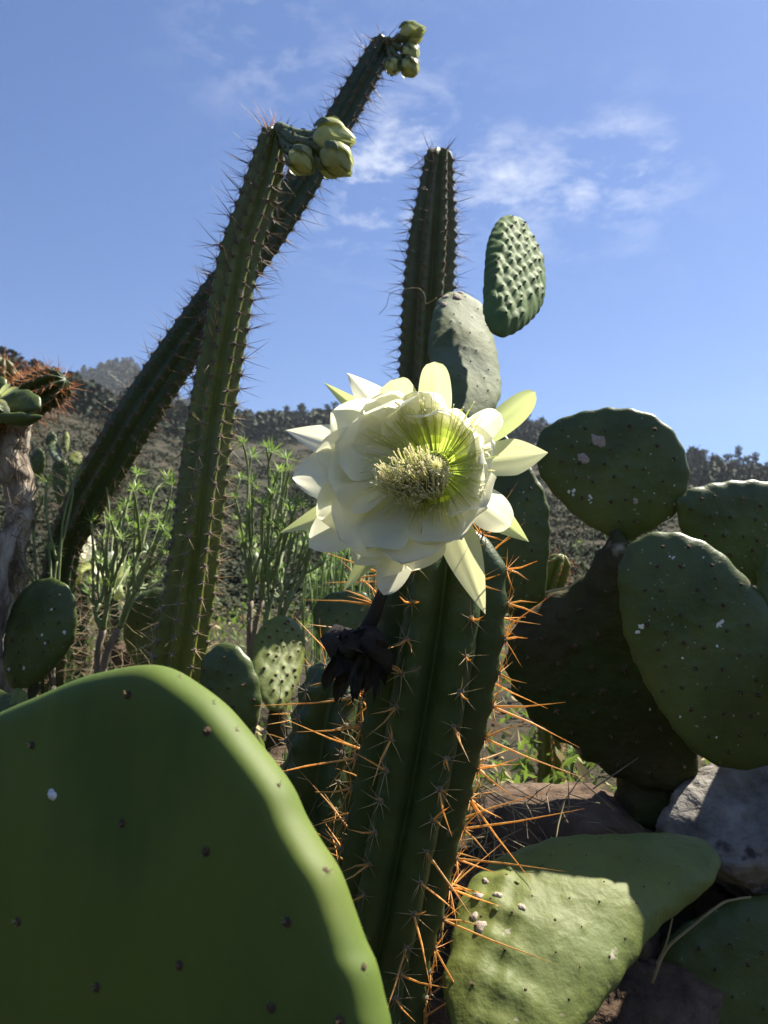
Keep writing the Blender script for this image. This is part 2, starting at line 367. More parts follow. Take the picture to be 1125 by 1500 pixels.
# scrub on the slopes (uncountable) ---------------------------------------------------------
def clump_template(n, seed, flat=.7, core=.35):
    rg = np.random.default_rng(seed); vs = []; fs = []
    for i in range(n):
        d = rg.normal(size=3); d /= np.linalg.norm(d); d[2] = abs(d[2]) * flat
        c = d * (core + (1 - core) * rg.random() ** .5); a = rg.normal(size=3); a /= np.linalg.norm(a); b = np.cross(a, d + .01); b /= np.linalg.norm(b) + 1e-9
        s = rg.uniform(.07, .17)
        k = len(vs); vs += [c + a * s, c + b * s * .7, c - a * s, c - b * s * .7]; fs.append([k, k + 1, k + 2, k + 3])
    return np.array(vs), np.array(fs)
def scatter(name, n, rmin, rmax, az0, az1, size, m, label, templ, seed, zsc=1.0, pw=1.0, accept=None):
    rg = np.random.default_rng(seed); V = []; Fc = []; k = 0; made = 0
    while made < n:
        az = rg.uniform(az0, az1); r = rmin * (rmax / rmin) ** (rg.random() ** pw)
        x, y = r * math.sin(az), r * math.cos(az)
        if accept and not accept(x, y, r, az): made += .3; continue
        tv, tf = templ[rg.integers(len(templ))]
        s = size(r, rg); th = rg.uniform(0, 6.28); c, q = math.cos(th), math.sin(th)
        v = tv @ np.array([[c, q, 0], [-q, c, 0], [0, 0, 1]]) * s; v[:, 2] *= zsc
        V.append(v + np.array([x, y, gz(x, y) - .05 * s])); Fc.append(tf + k); k += len(tv); made += 1
    o = mesh_obj(name, np.concatenate(V), np.concatenate(Fc), m, origin=Vector((0, 0, 0)), smooth=False)
    tag(o, label, None, kind='stuff'); return o
scrubT = [clump_template(64, s) for s in range(6)]
pineT = []
for s in range(6):
    rg = np.random.default_rng(100 + s); vs = []; fs = []
    for t in range(9):
        h = .25 + .75 * t / 8; rad = (.34 - .24 * t / 8) * rg.uniform(.7, 1.3)
        for q in range(6):
            an = rg.uniform(0, 6.28); c = np.array([math.cos(an) * rad * rg.uniform(.3, 1), math.sin(an) * rad * rg.uniform(.3, 1), h + rg.uniform(-.05, .05)])
            a = rg.normal(size=3); a /= np.linalg.norm(a); b = rg.normal(size=3); b -= a * (a @ b); b /= np.linalg.norm(b); w = rg.uniform(.07, .14)
            k = len(vs); vs += [c + a * w, c + b * w, c - a * w, c - b * w]; fs.append([k, k + 1, k + 2, k + 3])
    pineT.append((np.array(vs), np.array(fs)))
scatter('hillside_scrub', 8000, 9, 240, -.62, .62, lambda r, g_: g_.uniform(.35, 1.0) * (0.35 + min(r, 120) / 90), M['scrub'],
        'low brown and olive scrub covering the slope below the ridge', scrubT, 11, .8, 1.0)
def on_far(x, y, r, az): return True
scatter('far_forest', 2600, 330, 640, -.56, -.05, lambda r, g_: g_.uniform(6, 10), M['pine'],
        'bluish pine forest covering the distant rounded hilltop', pineT, 12, 1.0, .7)
def near_crest(x, y, r, az):
    r1 = np.interp(az, RAD_AZ, RAD_R); return .72 * r1 < r < 1.06 * r1
scatter('ridge_forest', 2600, 80, 275, -.6, .6, lambda r, g_: g_.uniform(3.0, 6.0) * (.55 + r / 480), M['pine'],
        'dark pine wood covering the upper slope below the ridge line', pineT, 13, 1.0, .45, near_crest)

# individual pines that break the skyline ---------------------------------------------------
def pine_crown_mesh(seed):
    rg = np.random.default_rng(seed); b = MB(); vs = []; fs = []
    lean = rg.normal(size=2) * .03
    for t in range(8):
        h = .30 + .68 * t / 7 + rg.uniform(-.03, .03); rad = (.26 - .17 * t / 7) * rg.uniform(.65, 1.3)
        for q in range(3):
            an = rg.uniform(0, 6.28); cc = np.array([math.cos(an) * rad * .75 + lean[0] * t, math.sin(an) * rad * .75 + lean[1] * t, h])
            for z in range(16):
                c = cc + rg.normal(size=3) * [.055, .055, .035]
                a = rg.normal(size=3); a /= np.linalg.norm(a); e = rg.normal(size=3); e -= a * (a @ e); e /= np.linalg.norm(e); w = rg.uniform(.018, .04)
                k = len(vs); vs += [c + a * w * 1.5, c + e * w, c - a * w * 1.5, c - e * w]; fs.append([k, k + 1, k + 2, k + 3])
    return meshdata('crown', vs, np.array(fs), M['pine'], False)
crowns = [pine_crown_mesh(60 + i) for i in range(7)]
tb = MB(); tb.tube([[0, 0, -.08], [.005, 0, .4], [0, .005, .96]], [.02, .014, .004], 6)
for t in range(6): 
    an = t * 2.4; tb.tube([[0, 0, .35 + .08 * t], [.12 * math.cos(an), .12 * math.sin(an), .42 + .08 * t]], [.006, .002], 4)
trunk_me = tb.data('trunk', M['pine_trunk'])
rg = np.random.default_rng(5)
us = [8, 30, 48, 62, 96, 112, 128, 366, 378, 392, 404, 418, 430, 446, 458, 470, 482, 494, 508, 524, 738, 750, 762, 776, 786, 796, 806, 822, 836, 1000, 1012, 1022, 1034, 1046, 1058, 1070, 1082, 1094, 1106, 1118, 1135, 1150, 254, 263, 275]
for u in us:
    az = px_az(u, 640)[0]; r = float(np.interp(az, RAD_AZ, RAD_R)) * rg.uniform(.96, 1.01)
    x, y = r * math.sin(az), r * math.cos(az); s = r * rg.uniform(.017, .031)
    if u > 990 or 730 < u < 840: s *= 1.3
    wd = rg.uniform(.8, 1.3); left = u < 140
    kind_ = ('tall ' if s / r > .027 else 'short ') + ('broad ' if wd > 1.05 else 'narrow ')
    where = 'breaking the skyline above the brown slope' if left else 'standing on the crest of the wooded ridge'
    t = thing('pine_tree', Vector((x, y, gz(x, y))), kind_ + 'dark pine ' + where, 'tree', kind_ + ('pines above the brown slope' if left else 'pines along the ridge crest'))
    W = Matrix.Translation((x, y, gz(x, y))) @ Matrix.Rotation(rg.uniform(0, 6.28), 4, 'Z') @ Matrix.Diagonal((s * wd, s * wd, s, 1))
    obj('trunk', trunk_me, t, W); obj('crown', crowns[rg.integers(7)], t, W)

# ------------------------------------------------------------------ prickly pear pads
def areole_mesh(seed, bristle):
    rg = np.random.default_rng(seed); b = MB(); vs = [[0, 0, .0013]]; 
    for k in range(7):
        a = 2 * math.pi * k / 7; vs.append([.0022 * math.cos(a), .0022 * math.sin(a), .0009])
    for k in range(7):
        a = 2 * math.pi * k / 7; vs.append([.0032 * math.cos(a), .0032 * math.sin(a), -.0016])
    fs = [[0, 1 + k, 1 + (k + 1) % 7] for k in range(7)] + [[1 + k, 8 + k, 8 + (k + 1) % 7, 1 + (k + 1) % 7] for k in range(7)]
    b.add(vs, fs, 0)
    for i in range(bristle):
        d = rg.normal(size=3); d[2] = abs(d[2]) + .6; d /= np.linalg.norm(d); b.cone([0, 0, 0], d * rg.uniform(.003, .006), .0003, 3, 1)
    return b.data('areole', [M['areole'], M['spine_pale']])
AREOLES = [areole_mesh(s, 5) for s in range(4)]

def orient(p, n, roll=0.0, s=1.0):
    q = Vector(n).to_track_quat('Z', 'Y')
    return Matrix.Translation(Vector(p)) @ q.to_matrix().to_4x4() @ Matrix.Rotation(roll, 4, 'Z') @ Matrix.Scale(s, 4)

PADN = [0]
def pad(parent, outline, d, normal, thick, m, spacing=.028, bump=.0012, sigma=.007, und=.0018, bend=(0, 0), rings=26, nb=110, areoles=True, asize=1.0,
        wob=0.0018, label=None, name='pad', elong=1.0, extra=None, marg=True, gdir=0.0, und_f=26., only_front=False, peak=2.2, pf=4.5):
    """a cactus pad: photo outline laid on its own tilted plane, inflated to a real thickness"""
    PADN[0] += 1; seed = 1000 + PADN[0]; rg = np.random.default_rng(seed)
    ol = catmull(outline, nb, True); c_px = ol.mean(axis=0)
    c = P(c_px[0], c_px[1], d); n = Vector(normal).normalized()
    if n.dot(c - CAM) > 0: n = -n
    e1 = (RGT - n * RGT.dot(n)).normalized(); e2 = n.cross(e1)
    loc = []
    for (u, v) in ol:
        dr = P(u, v, 1.0) - CAM; t = (c - CAM).dot(n) / dr.dot(n); q = CAM + dr * t - c
        loc.append((q.dot(e1), q.dot(e2)))
    loc = np.array(loc); rad = np.linalg.norm(loc, axis=1)
    # margin scallops
    per = np.cumsum(np.linalg.norm(np.diff(loc, axis=0, append=loc[:1]), axis=1))
    loc = loc * (1 + (wob * np.sin(per / (spacing * 1.1) * 2 * math.pi) / rad * .6 + wob * wav(np.c_[loc, np.zeros(nb)], 40, seed) / rad * .5))[:, None]
    angs = np.arctan2(loc[:, 1], loc[:, 0]); rad = np.linalg.norm(loc, axis=1)
    order = np.argsort(angs); A_, R_ = angs[order], rad[order]
    def rb(a): return np.interp(a, A_, R_, period=2 * math.pi)
    T = thick / 2
    # areole grid
    pts = []; ext = rad.max(); ca, sa = math.cos(gdir), math.sin(gdir); row = 0; y = -ext
    while y < ext:
        x = -ext + (row % 2) * spacing / 2
        while x < ext:
            q = np.array([x, y]) + rg.normal(size=2) * spacing * .15; q = np.array([q[0] * ca - q[1] * sa, q[0] * sa + q[1] * ca])
            if np.hypot(*q) < .92 * rb(math.atan2(q[1], q[0])) - .004: pts.append(q)
            x += spacing
        y += spacing * .86; row += 1
    pts = np.array(pts) if len(pts) else np.zeros((0, 2))
    def tz(x, y, side):
        r = np.hypot(x, y); s = np.clip(r / rb(np.arctan2(y, x)), 0, 1)
        t = T * np.power(np.clip(1 - s ** pf, 0, 1), .55) * (1 + .25 * (1 - s))
        fade = np.clip((1 - s) * 6, 0, 1)
        p3 = np.c_[x, y, np.full_like(x, side * .3)]
        z = side * (t + fade * und * wav(p3, und_f, seed + 7))
        if len(pts) and bump:
            acc = np.zeros_like(x)
            for q in pts:
                dx = x - q[0]; dy = y - q[1]
                acc = np.maximum(acc, np.exp(-np.power((dx * dx + dy * dy / elong ** 2) / sigma ** 2, peak / 2)))
            z = z + side * fade * bump * acc
        if extra is not None: z = z + side * fade * extra(x, y)
        return z + bend[0] * x * x + bend[1] * y * y + (0 if len(bend) < 3 else bend[2] * x * y)
    ss = np.sin(np.linspace(0, 1, rings + 1) * math.pi / 2)[1:]
    vs = []; fs = []
    for side in (1, -1):
        base = len(vs) and sum(len(a) for a in vs)
        xy = np.concatenate([[[0, 0]]] + [loc * s for s in (ss[:-1] if side == -1 else ss)])
        z = tz(xy[:, 0], xy[:, 1], side); vs.append(np.c_[xy, z])
    nf = len(vs[0]); 
    def idx(side, ring, k):
        if side == -1 and ring == rings - 1: side = 1
        return (0 if side == 1 else nf) + 1 + ring * nb + k % nb
    for side in (1, -1):
        c0 = 0 if side == 1 else nf
        for k in range(nb):
            q = [c0, idx(side, 0, k), idx(side, 0, k + 1)]; fs.append(q if side == 1 else q[::-1])
        for r in range(rings - 1):
            for k in range(nb):
                q = [idx(side, r, k), idx(side, r + 1, k), idx(side, r + 1, k + 1), idx(side, r, k + 1)]; fs.append(q if side == 1 else q[::-1])
    lv = np.concatenate(vs); B = np.array([list(e1), list(e2), list(n)])
    wv = lv @ B + np.array(c)
    o = mesh_obj(name, wv, fs, m, parent, origin=c)
    if label: o['label'] = label
    def surf(x, y, side=1):
        x = np.array([x, x + .002, x]); y = np.array([y, y, y + .002]); z = tz(x, y, side)
        nn = np.array([-(z[1] - z[0]) / .002, -(z[2] - z[0]) / .002, 1.0]) * side; nn /= np.linalg.norm(nn)
        return Vector(np.array([x[0], y[0], z[0]]) @ B + np.array(c)), Vector(nn @ B)
    def at_px(u, v):
        dr = P(u, v, 1.0) - CAM; t = (c - CAM).dot(n) / dr.dot(n); q = CAM + dr * t - c
        return surf(q.dot(e1), q.dot(e2), 1)
    if areoles:
        for q in pts:
            for side in ((1,) if only_front else (1, -1)):
                p, nn = surf(q[0], q[1], side)
                obj('areole', AREOLES[rg.integers(4)], o, orient(p - nn * .0003, nn, rg.uniform(0, 6), asize * rg.uniform(.8, 1.25)))
        if marg:
            nm = int(per[-1] / (spacing * 1.1))
            for k in range(nm):
                i = int(np.argmin(np.abs(per - (k + .25) * spacing * 1.1)))
                z0 = tz(loc[i:i + 1, 0], loc[i:i + 1, 1], 1)[0]
                p = Vector(np.array([loc[i, 0], loc[i, 1], z0]) @ B + np.array(c)); nn = (p - c).normalized()
                obj('areole', AREOLES[rg.integers(4)], o, orient(p - nn * .0022, nn, rg.uniform(0, 6), asize * rg.uniform(.6, .95)))
    def edge(u, v):
        dr = P(u, v, 1.0) - CAM; t = (c - CAM).dot(n) / dr.dot(n); q = CAM + dr * t - c; x, y = q.dot(e1), q.dot(e2)
        f = .985 * rb(math.atan2(y, x)) / math.hypot(x, y); return c + e1 * x * f + e2 * y * f + n * float(tz(np.array([x * f]), np.array([y * f]), 1)[0]) * .4
    o_info = dict(o=o, surf=surf, at=at_px, c=c, n=n, edge=edge)
    return o_info

def lump(p, n, r, seed, flat=.45, ragged=.5):
    """small irregular crust mesh data placed by matrix"""
    rg = np.random.default_rng(seed); vs = [[0, 0, r * flat]]; fs = []
    for j, (rr_, h) in enumerate([(.5, .8), (.85, .45), (1.05, -.15)]):
        for k in range(12):
            a = 2 * math.pi * k / 12; q = 1 + ragged * (.35 * math.sin(2 * a + seed * 1.7) + .3 * math.sin((3 + seed % 4) * a + seed)) + ragged * rg.uniform(-.4, .4)
            vs.append([r * rr_ * q * math.cos(a), r * rr_ * q * math.sin(a), r * flat * h * rg.uniform(.7, 1.3)])
    fs = [[0, 1 + k, 1 + (k + 1) % 12] for k in range(12)]
    for j in range(2):
        fs += [[1 + j * 12 + k, 13 + j * 12 + k, 13 + j * 12 + (k + 1) % 12, 1 + j * 12 + (k + 1) % 12] for k in range(12)]
    return np.array(vs), fs
def patch_on(pd, u, v, rpx, name, m, flat=.3, seed=1):
    p, n = pd['at'](u, v); dep = (p - CAM).dot(FWD)
    vs, fs = lump(None, None, rpx * dep / F_PX, seed, flat)
    obj(name, meshdata(name, vs, fs, m), pd['o'], orient(p, n, seed * 1.3))

def trunk(parent, pts, radii, m, name='trunk', sides=14, rough=.12, seed=3, parts=60):
    c = catmull([list(p) for p in pts], parts); r = np.interp(np.linspace(0, 1, parts), np.linspace(0, 1, len(radii)), radii)
    b = MB(); b.tube(c, r, sides); v = b.v[0]
    ctr = np.repeat(c, sides, axis=0); k = 1 + rough * wav(v, 60, seed) + rough * .6 * wav(v, 160, seed + 1)
    b.v[0] = ctr + (v - ctr) * k[:, None]
    return b.obj(name, m, parent)

# foreground pad --------------------------------------------------------------------------------
fg = thing('prickly_pear', Vector((-.22, .43, gz(-.22, .43))), 'large smooth green pad close up, bright rim, one white dot on its face', 'cactus')
fp = pad(fg, [(-120, 1120), (-60, 1075), (0, 1046), (60, 1020), (110, 998), (160, 983), (200, 975), (238, 976), (272, 992), (314, 1024), (352, 1066), (390, 1112), (417, 1152),
              (437, 1195), (462, 1236), (488, 1278), (508, 1332), (528, 1386), (545, 1424), (556, 1472), (566, 1520), (570, 1600), (520, 1720), (380, 1820), (200, 1850), (0, 1800),
              (-120, 1650), (-190, 1450), (-180, 1250)], .42, (-.6, -1, .08), .029, M['pad_near'], spacing=.05, bump=.0, sigma=.014, und=.0003, und_f=30, pf=22., areoles=False, wob=.0004, rings=44, nb=200)
for (u, v) in [(215, 1200), (335, 1240), (180, 1432), (450, 1340), (65, 1340), (218, 1018), (80, 1090), (-40, 1220), (300, 1400), (430, 1460), (525, 1480), (330, 1070)]:
    p, n = fp['at'](u, v); obj('areole', AREOLES[(u + v) % 4], fp['o'], orient(p - n * .0002, n, u, 1.0))
for (u, v) in [(318, 1030), (350, 1074), (414, 1150), (488, 1275), (546, 1420), (160, 986), (60, 1022), (268, 992)]:
    p = P(u, v, .42); obj('areole', AREOLES[(u + v) % 4], fp['o'], orient(fp['edge'](u, v), (p - fp['c']).normalized(), u, .8))
patch_on(fp, 112, 1160, 8, 'white_scale', M['fluff'], .7, 4)
trunk(fg, [P(180, 1760, .43), Vector((-.19, .44, .33)), Vector((-.21, .45, gz(-.21, .45) - .05))], [.035, .04, .055], M['pad_old'])

# right hand plant ------------------------------------------------------------------------------
B0 = P(960, 1330, 1.18); B0.z = gz(B0.x, B0.y)
rp = thing('prickly_pear', B0, 'big shaded prickly pear with broad dark pads and brown woody trunk', 'cactus')
old = pad(rp, [(905, 775), (880, 800), (850, 845), (800, 875), (765, 900), (742, 950), (745, 1000), (775, 1045), (820, 1085), (870, 1122), (940, 1150), (1000, 1160), (1025, 1100), (985, 1010), (955, 930), (935, 860), (925, 800)],
          1.16, (-.35, -1, -.12), .07, M['pad_old'], spacing=.04, bump=.003, sigma=.008, und=.011, wob=.006, name='old_pad', label='brown corky old pad at the base', asize=1.3, only_front=True)
trunk(rp, [P(950, 1020, 1.18), P(962, 1130, 1.18), P(965, 1220, 1.18), P(962, 1330, 1.18), B0 - Vector((0, 0, .06))], [.02, .06, .062, .07, .09], M['pad_old'], rough=.15, sides=24)
r1 = pad(rp, [(783, 665), (795, 630), (830, 610), (870, 600), (905, 597), (950, 605), (985, 630), (1003, 660), (1010, 695), (1003, 730), (985, 755), (955, 775), (920, 792), (890, 785), (850, 762), (815, 728), (793, 700)],
         1.18, (-.25, -1, -.10), .028, M['pad'], spacing=.03, only_front=True, bend=(.15, .2))
r2 = pad(rp, [(990, 740), (1000, 722), (1030, 711), (1075, 704), (1125, 706), (1200, 730), (1240, 790), (1200, 850), (1130, 862), (1080, 848), (1030, 818), (1000, 782)], 1.16, (.1, -1, -.12), .026, M['pad'],
         spacing=.028, only_front=True, bend=(.2, .1))
r3 = pad(rp, [(905, 835), (918, 803), (943, 784), (975, 778), (1010, 785), (1050, 805), (1085, 838), (1115, 872), (1150, 920), (1180, 990), (1190, 1050), (1150, 1110), (1080, 1128), (1020, 1105), (975, 1052), (940, 992), (915, 932), (906, 880)],
         1.03, (-.18, -1, -.02), .03, M['pad'], spacing=.03, only_front=True, bend=(.2, -.1))
r4 = pad(rp, [(1108, 880), (1112, 838), (1125, 798), (1160, 770), (1210, 830), (1200, 900), (1150, 930), (1118, 912)], 1.03, (-.3, -1, .1), .024, M['pad'], spacing=.028, only_front=True)
pad(rp, [(1150, 900), (1170, 820), (1230, 780), (1310, 800), (1350, 880), (1340, 980), (1270, 1040), (1190, 1010)], 1.17, (.5, -.6, .6), .03, M['pad'], spacing=.03, only_front=True)  # unseen pad right of the view, added to shade the rock and leaning pad
r5 = pad(rp, [(690, 612), (730, 628), (765, 668), (790, 705), (803, 740), (806, 782), (801, 840), (797, 876), (770, 905), (735, 890), (705, 840), (685, 770), (675, 690), (675, 640)], 1.24, (-.55, -1, -.05), .026, M['pad'],
         spacing=.03, only_front=True)
trunk(rp, [P(762, 890, 1.24), P(800, 930, 1.2), P(850, 970, 1.17)], [.02, .03, .04], M['pad_old'])
for (q, u, v, s, nm, k) in [(r3, 940, 925, 13, 'white_scale', .15), (r3, 1052, 912, 9, 'white_scale', .15), (r3, 982, 820, 6, 'white_scale', .15), (r3, 1045, 945, 5, 'white_scale', .15), (r1, 838, 722, 8, 'white_scale', .15), (r1, 862, 732, 7, 'white_scale', .15)]:
    for j in range(4): patch_on(q, u + random.uniform(-s, s) * .7, v + random.uniform(-s, s) * .8, s * random.uniform(.15, .35), nm, M['fluff'], .15, u + j)
for (q, u0, u1, v0, v1, nn_) in [(r3, 930, 1110, 810, 1080, 30), (r1, 810, 990, 620, 760, 22), (r2, 1010, 1120, 730, 820, 8), (r5, 745, 795, 720, 850, 6)]:
    for j in range(nn_): patch_on(q, random.uniform(u0, u1), random.uniform(v0, v1), random.uniform(.7, 1.8), 'pale_speck', M['fluff'] if j % 4 == 0 else M['scab'], .12, j)
for (u, v, s) in [(877, 647, 10), (855, 673, 8), (930, 735, 4)]: patch_on(r1, u, v, s, 'cork_scar', M['scab'], .12, u)
e1p = pad(rp, [(632, 475), (640, 442), (663, 428), (690, 436), (710, 455), (722, 490), (731, 540), (733, 575), (722, 602), (690, 618), (660, 604), (641, 562), (629, 515)], 1.34, (.30, -.80, .46), .028, M['pad_grey'],
          spacing=.030, bump=.0009, sigma=.006, und=.0062, und_f=30, only_front=True, asize=.5, label='grey green weathered pad')
for (u, v, s) in [(650, 442, 7), (664, 446, 8), (645, 456, 5), (672, 436, 5)]: patch_on(e1p, u, v, s, 'cork_scar', M['scab'], .35, u)
e2p = pad(rp, [(710, 445), (712, 392), (718, 345), (735, 319), (760, 321), (778, 346), (793, 382), (798, 420), (790, 455), (765, 481), (735, 493), (716, 476)], 1.31, (.42, -.72, .40), .034, M['pad_young'],
          spacing=.0215, bump=.0062, sigma=.0085, und=.001, elong=1.75, only_front=True, wob=.002, asize=.65, rings=60, nb=200, label='young blue green pad covered in raised knobs', gdir=-.1, peak=1.5)

# lying pad, bottom right -----------------------------------------------------------------------
B1 = P(790, 1560, .86); B1.z = gz(B1.x, B1.y)
lp = thing('prickly_pear', B1, 'pale green pad leaning back against the lichen rock, corky lumps on its edge', 'cactus')
lpad = pad(lp, [(653, 1432), (663, 1382), (670, 1335), (688, 1292), (718, 1260), (758, 1241), (810, 1223), (860, 1216), (920, 1213), (980, 1208), (1030, 1214), (1055, 1232), (1060, 1256), (1045, 1290), (1010, 1322), (962, 1362), (920, 1420), (870, 1482),
                (820, 1535), (740, 1555), (680, 1515)], .86, (.14, -.58, .80), .036, M['pad_light'], spacing=.036, bump=.0012, sigma=.006, und=.003, und_f=22, only_front=True, bend=(-.3, -1.0, .3), rings=60, nb=180, asize=.5,
           extra=lambda x, y: .0030 * np.exp(-((x + .10) / .035) ** 2) * np.sin(x * 150 + 1 + y * 40) * np.sin(y * 120 - x * 70) + .0012 * np.sin(x * 40 + y * 65))
for i, (u, v, s) in enumerate([(696, 1325, 9), (692, 1352, 8), (700, 1368, 12), (723, 1330, 8), (708, 1300, 6), (742, 1285, 7), (757, 1350, 7), (735, 1265, 5), (770, 1262, 4), (790, 1285, 4), (720, 1350, 6), (752, 1310, 5), (805, 1275, 3)]):
    patch_on(lpad, u, v, s * .8, 'cork_scar', M['scab'] if i < 5 or i == 6 else M['pad_light'], .6, u)
trunk(lp, [P(770, 1510, .84), P(785, 1580, .84), B1 - Vector((0, 0, .05))], [.025, .035, .05], M['pad_old'])
# dark pad behind it
B2 = P(1060, 1560, 1.02); B2.z = gz(B2.x, B2.y)
dp = thing('prickly_pear', B2, 'dark speckled pad in deep shade below the brown rock', 'cactus')
pad(dp, [(955, 1430), (975, 1375), (1035, 1335), (1100, 1312), (1160, 1320), (1205, 1400), (1190, 1540), (1090, 1610), (970, 1570), (940, 1490)], 1.0, (-.2, -1, .1), .03, M['pad'], spacing=.034, only_front=True)
trunk(dp, [P(1060, 1570, 1.01), B2 - Vector((0, 0, .05))], [.03, .05], M['pad_old'], parts=10)

# small pads in the middle distance and at the left ------------------------------------------------
def pear(label, specs, base_px, base_d, normal=(-.1, -1, .1), m='pad', sp=.03, thick=.024, **kw):
    b = P(base_px[0], base_px[1], base_d); b.z = gz(b.x, b.y)
    t = thing('prickly_pear', b, label, 'cactus'); infos = []
    for (ol, d, *rest) in specs:
        infos.append(pad(t, ol, d, rest[0] if rest else normal, thick, M[rest[1] if len(rest) > 1 else m], spacing=sp, only_front=True, rings=18, nb=80, **kw))
    low = min(infos, key=lambda q: q['c'].z)
    trunk(t, [low['c'] + (b - low['c']) * .25, low['c'] + (b - low['c']) * .7, b - Vector((0, 0, .04))], [.012, .022, .03], M['pad_old'], parts=14)
    return infos
lf = pear('oval green pad with pale specks beside the corky grey trunk', [([(110, 880), (112, 918), (105, 945), (82, 975), (52, 1003), (22, 1010), (6, 985), (8, 930), (20, 885), (45, 855), (75, 847), (98, 858)], 1.5)], (40, 1120), 1.52, (-.3, -1, .0))
for (u, v, s) in [(100, 926, 5), (70, 930, 4), (74, 942, 4), (20, 980, 5), (43, 978, 5), (83, 893, 4)]: patch_on(lf[0], u, v, s * .5, 'white_scale', M['fluff'], .12, u)
fruit_b = P(28, 1060, 1.3); fruit_b.z = gz(fruit_b.x, fruit_b.y)
ft = thing('prickly_pear', fruit_b, 'dark shaded pad carrying a round pale green fruit', 'cactus')
pad(ft, [(-30, 1020), (0, 1010), (30, 1030), (45, 1070), (40, 1130), (0, 1160), (-40, 1130), (-50, 1070)], 1.3, (-.1, -1, .1), .024, M['pad'], only_front=True, rings=14, nb=60)
vs, fs = lump(None, None, .014, 3, 1.5, .15); obj('fruit', meshdata('fruit', vs, fs, M['pad_light']), ft, Matrix.Translation(P(28, 1028, 1.295)) @ Matrix.Scale(1.0, 4))
trunk(ft, [P(0, 1130, 1.3), fruit_b - Vector((0, 0, .04))], [.02, .03], M['pad_old'], parts=8)
pear('rounded green pad with thin bright rim at the foot of the tall ribbed column', [([(298, 965), (325, 942), (346, 945), (366, 965), (380, 1000), (382, 1032), (372, 1066), (342, 1082), (312, 1062), (295, 1010)], 1.22)], (345, 1170), 1.25, (-.25, -1, 0), sp=.028)
pear('sunlit bumpy pale pad between the two green pads', [([(370, 945), (384, 916), (410, 902), (436, 914), (447, 945), (441, 985), (426, 1022), (405, 1042), (385, 1027), (370, 988)], 1.5, (.45, -.65, .6), 'pad_light')], (405, 1130), 1.5,
     sp=.022, bump=.004, sigma=.006, elong=1.5, und=.003)
pear('small dull green pad behind the withered black flower', [([(463, 885), (485, 869), (510, 866), (537, 870), (548, 900), (542, 932), (502, 952), (472, 938), (459, 908)], 1.6)], (500, 1050), 1.6, (-.1, -1, .15))
pear('pair of pads in the shade behind the ribbed column', [([(190, 885), (225, 862), (262, 872), (275, 910), (262, 960), (225, 985), (192, 965), (180, 925)], 1.75), ([(360, 815), (374, 808), (384, 822), (384, 845), (372, 858), (360, 845)], 2.3, (.1, -1, .3))], (240, 1050), 1.75)
pear('small cluster of young oval pads on the slope beside the trunk', [
    ([(70, 655), (78, 646), (88, 655), (91, 670), (86, 676), (76, 672)], 2.6, (.3, -.7, .5), 'pad_grey'), ([(92, 640), (98, 633), (102, 642), (100, 660), (94, 662)], 2.62, (.2, -.8, .4), 'pad_light'),
    ([(68, 640), (76, 632), (83, 640), (83, 655), (76, 658), (68, 650)], 2.66, (-.2, -1, 0)), ([(100, 668), (110, 662), (120, 666), (120, 678), (108, 682), (100, 678)], 2.6, (.2, -.7, .6), 'pad_light'),
    ([(45, 668), (55, 656), (65, 665), (64, 690), (52, 696), (44, 685)], 2.7, (-.3, -1, -.1)), ([(78, 680), (90, 672), (100, 682), (98, 715), (88, 740), (78, 715)], 2.64, (-.1, -1, 0))], (88, 880), 2.65, sp=.02, thick=.016)

# ------------------------------------------------------------------ columnar cacti
def spine_cluster(seed, n, lo, hi, rad, m, central=0, clo=0, chi=0, cm=None, spread=1.0):
    rg = np.random.default_rng(seed); b = MB()
    b.add([[0, 0, .0028]] + [[.0034 * math.cos(a), .0034 * math.sin(a), .0012] for a in np.arange(6) * 1.047] + [[.0045 * math.cos(a), .0045 * math.sin(a), -.003] for a in np.arange(6) * 1.047],
          [[0, 1 + k, 1 + (k + 1) % 6] for k in range(6)] + [[1 + k, 7 + k, 7 + (k + 1) % 6, 1 + (k + 1) % 6] for k in range(6)], 1)
    for i in range(n):
        a = 2 * math.pi * (i + rg.uniform(-.3, .3)) / n; el = rg.uniform(.15, .75) / spread
        d = np.array([math.cos(a) * math.cos(el), math.sin(a) * math.cos(el), math.sin(el)])
        b.cone([0, 0, .0005], d * rg.uniform(lo, hi), rad, 4, 0, rg.uniform(-.03, .03))
    for i in range(central):
        d = np.array([rg.normal() * .35, rg.normal() * .35, 1]); d /= np.linalg.norm(d)
        b.cone([0, 0, .0005], d * rg.uniform(clo, chi), rad * 1.3, 4, 2 if cm else 0, rg.uniform(-.03, .03))
    return b.data('spine_cluster', [m, M['wool']] + ([cm] if cm else []), True)
def spine_mesh(seed, m):
    b = MB(); b.cone([0, 0, 0], [0, 0, 1], .0155, 6, 0, .03 * (1 if seed % 2 else -1)); return b.data('spine', m)
SP_LONG = [spine_mesh(s, M['spine']) for s in range(4)]
CL_MAIN = [spine_cluster(s, 7, .010, .026, .00042, M['spine_pale']) for s in range(8)]
CL_MAIN2 = [spine_cluster(s + 70, 8, .014, .034, .0005, M['spine'], spread=1.4) for s in range(8)]
CL_PALE = [spine_cluster(s + 20, 7, .008, .02, .00045, M['spine_pale'], 2, .022, .045, M['spine_pale']) for s in range(8)]
CL_DARK = [spine_cluster(s + 30, 7, .008, .022, .0005, M['spine_dark'], 2, .025, .062, M['spine_dark']) for s in range(8)]
CL_RUST = [spine_cluster(s + 40, 5, .012, .028, .0005, M['spine_red'], 2, .03, .06, M['spine_red'], spread=.7) for s in range(8)]

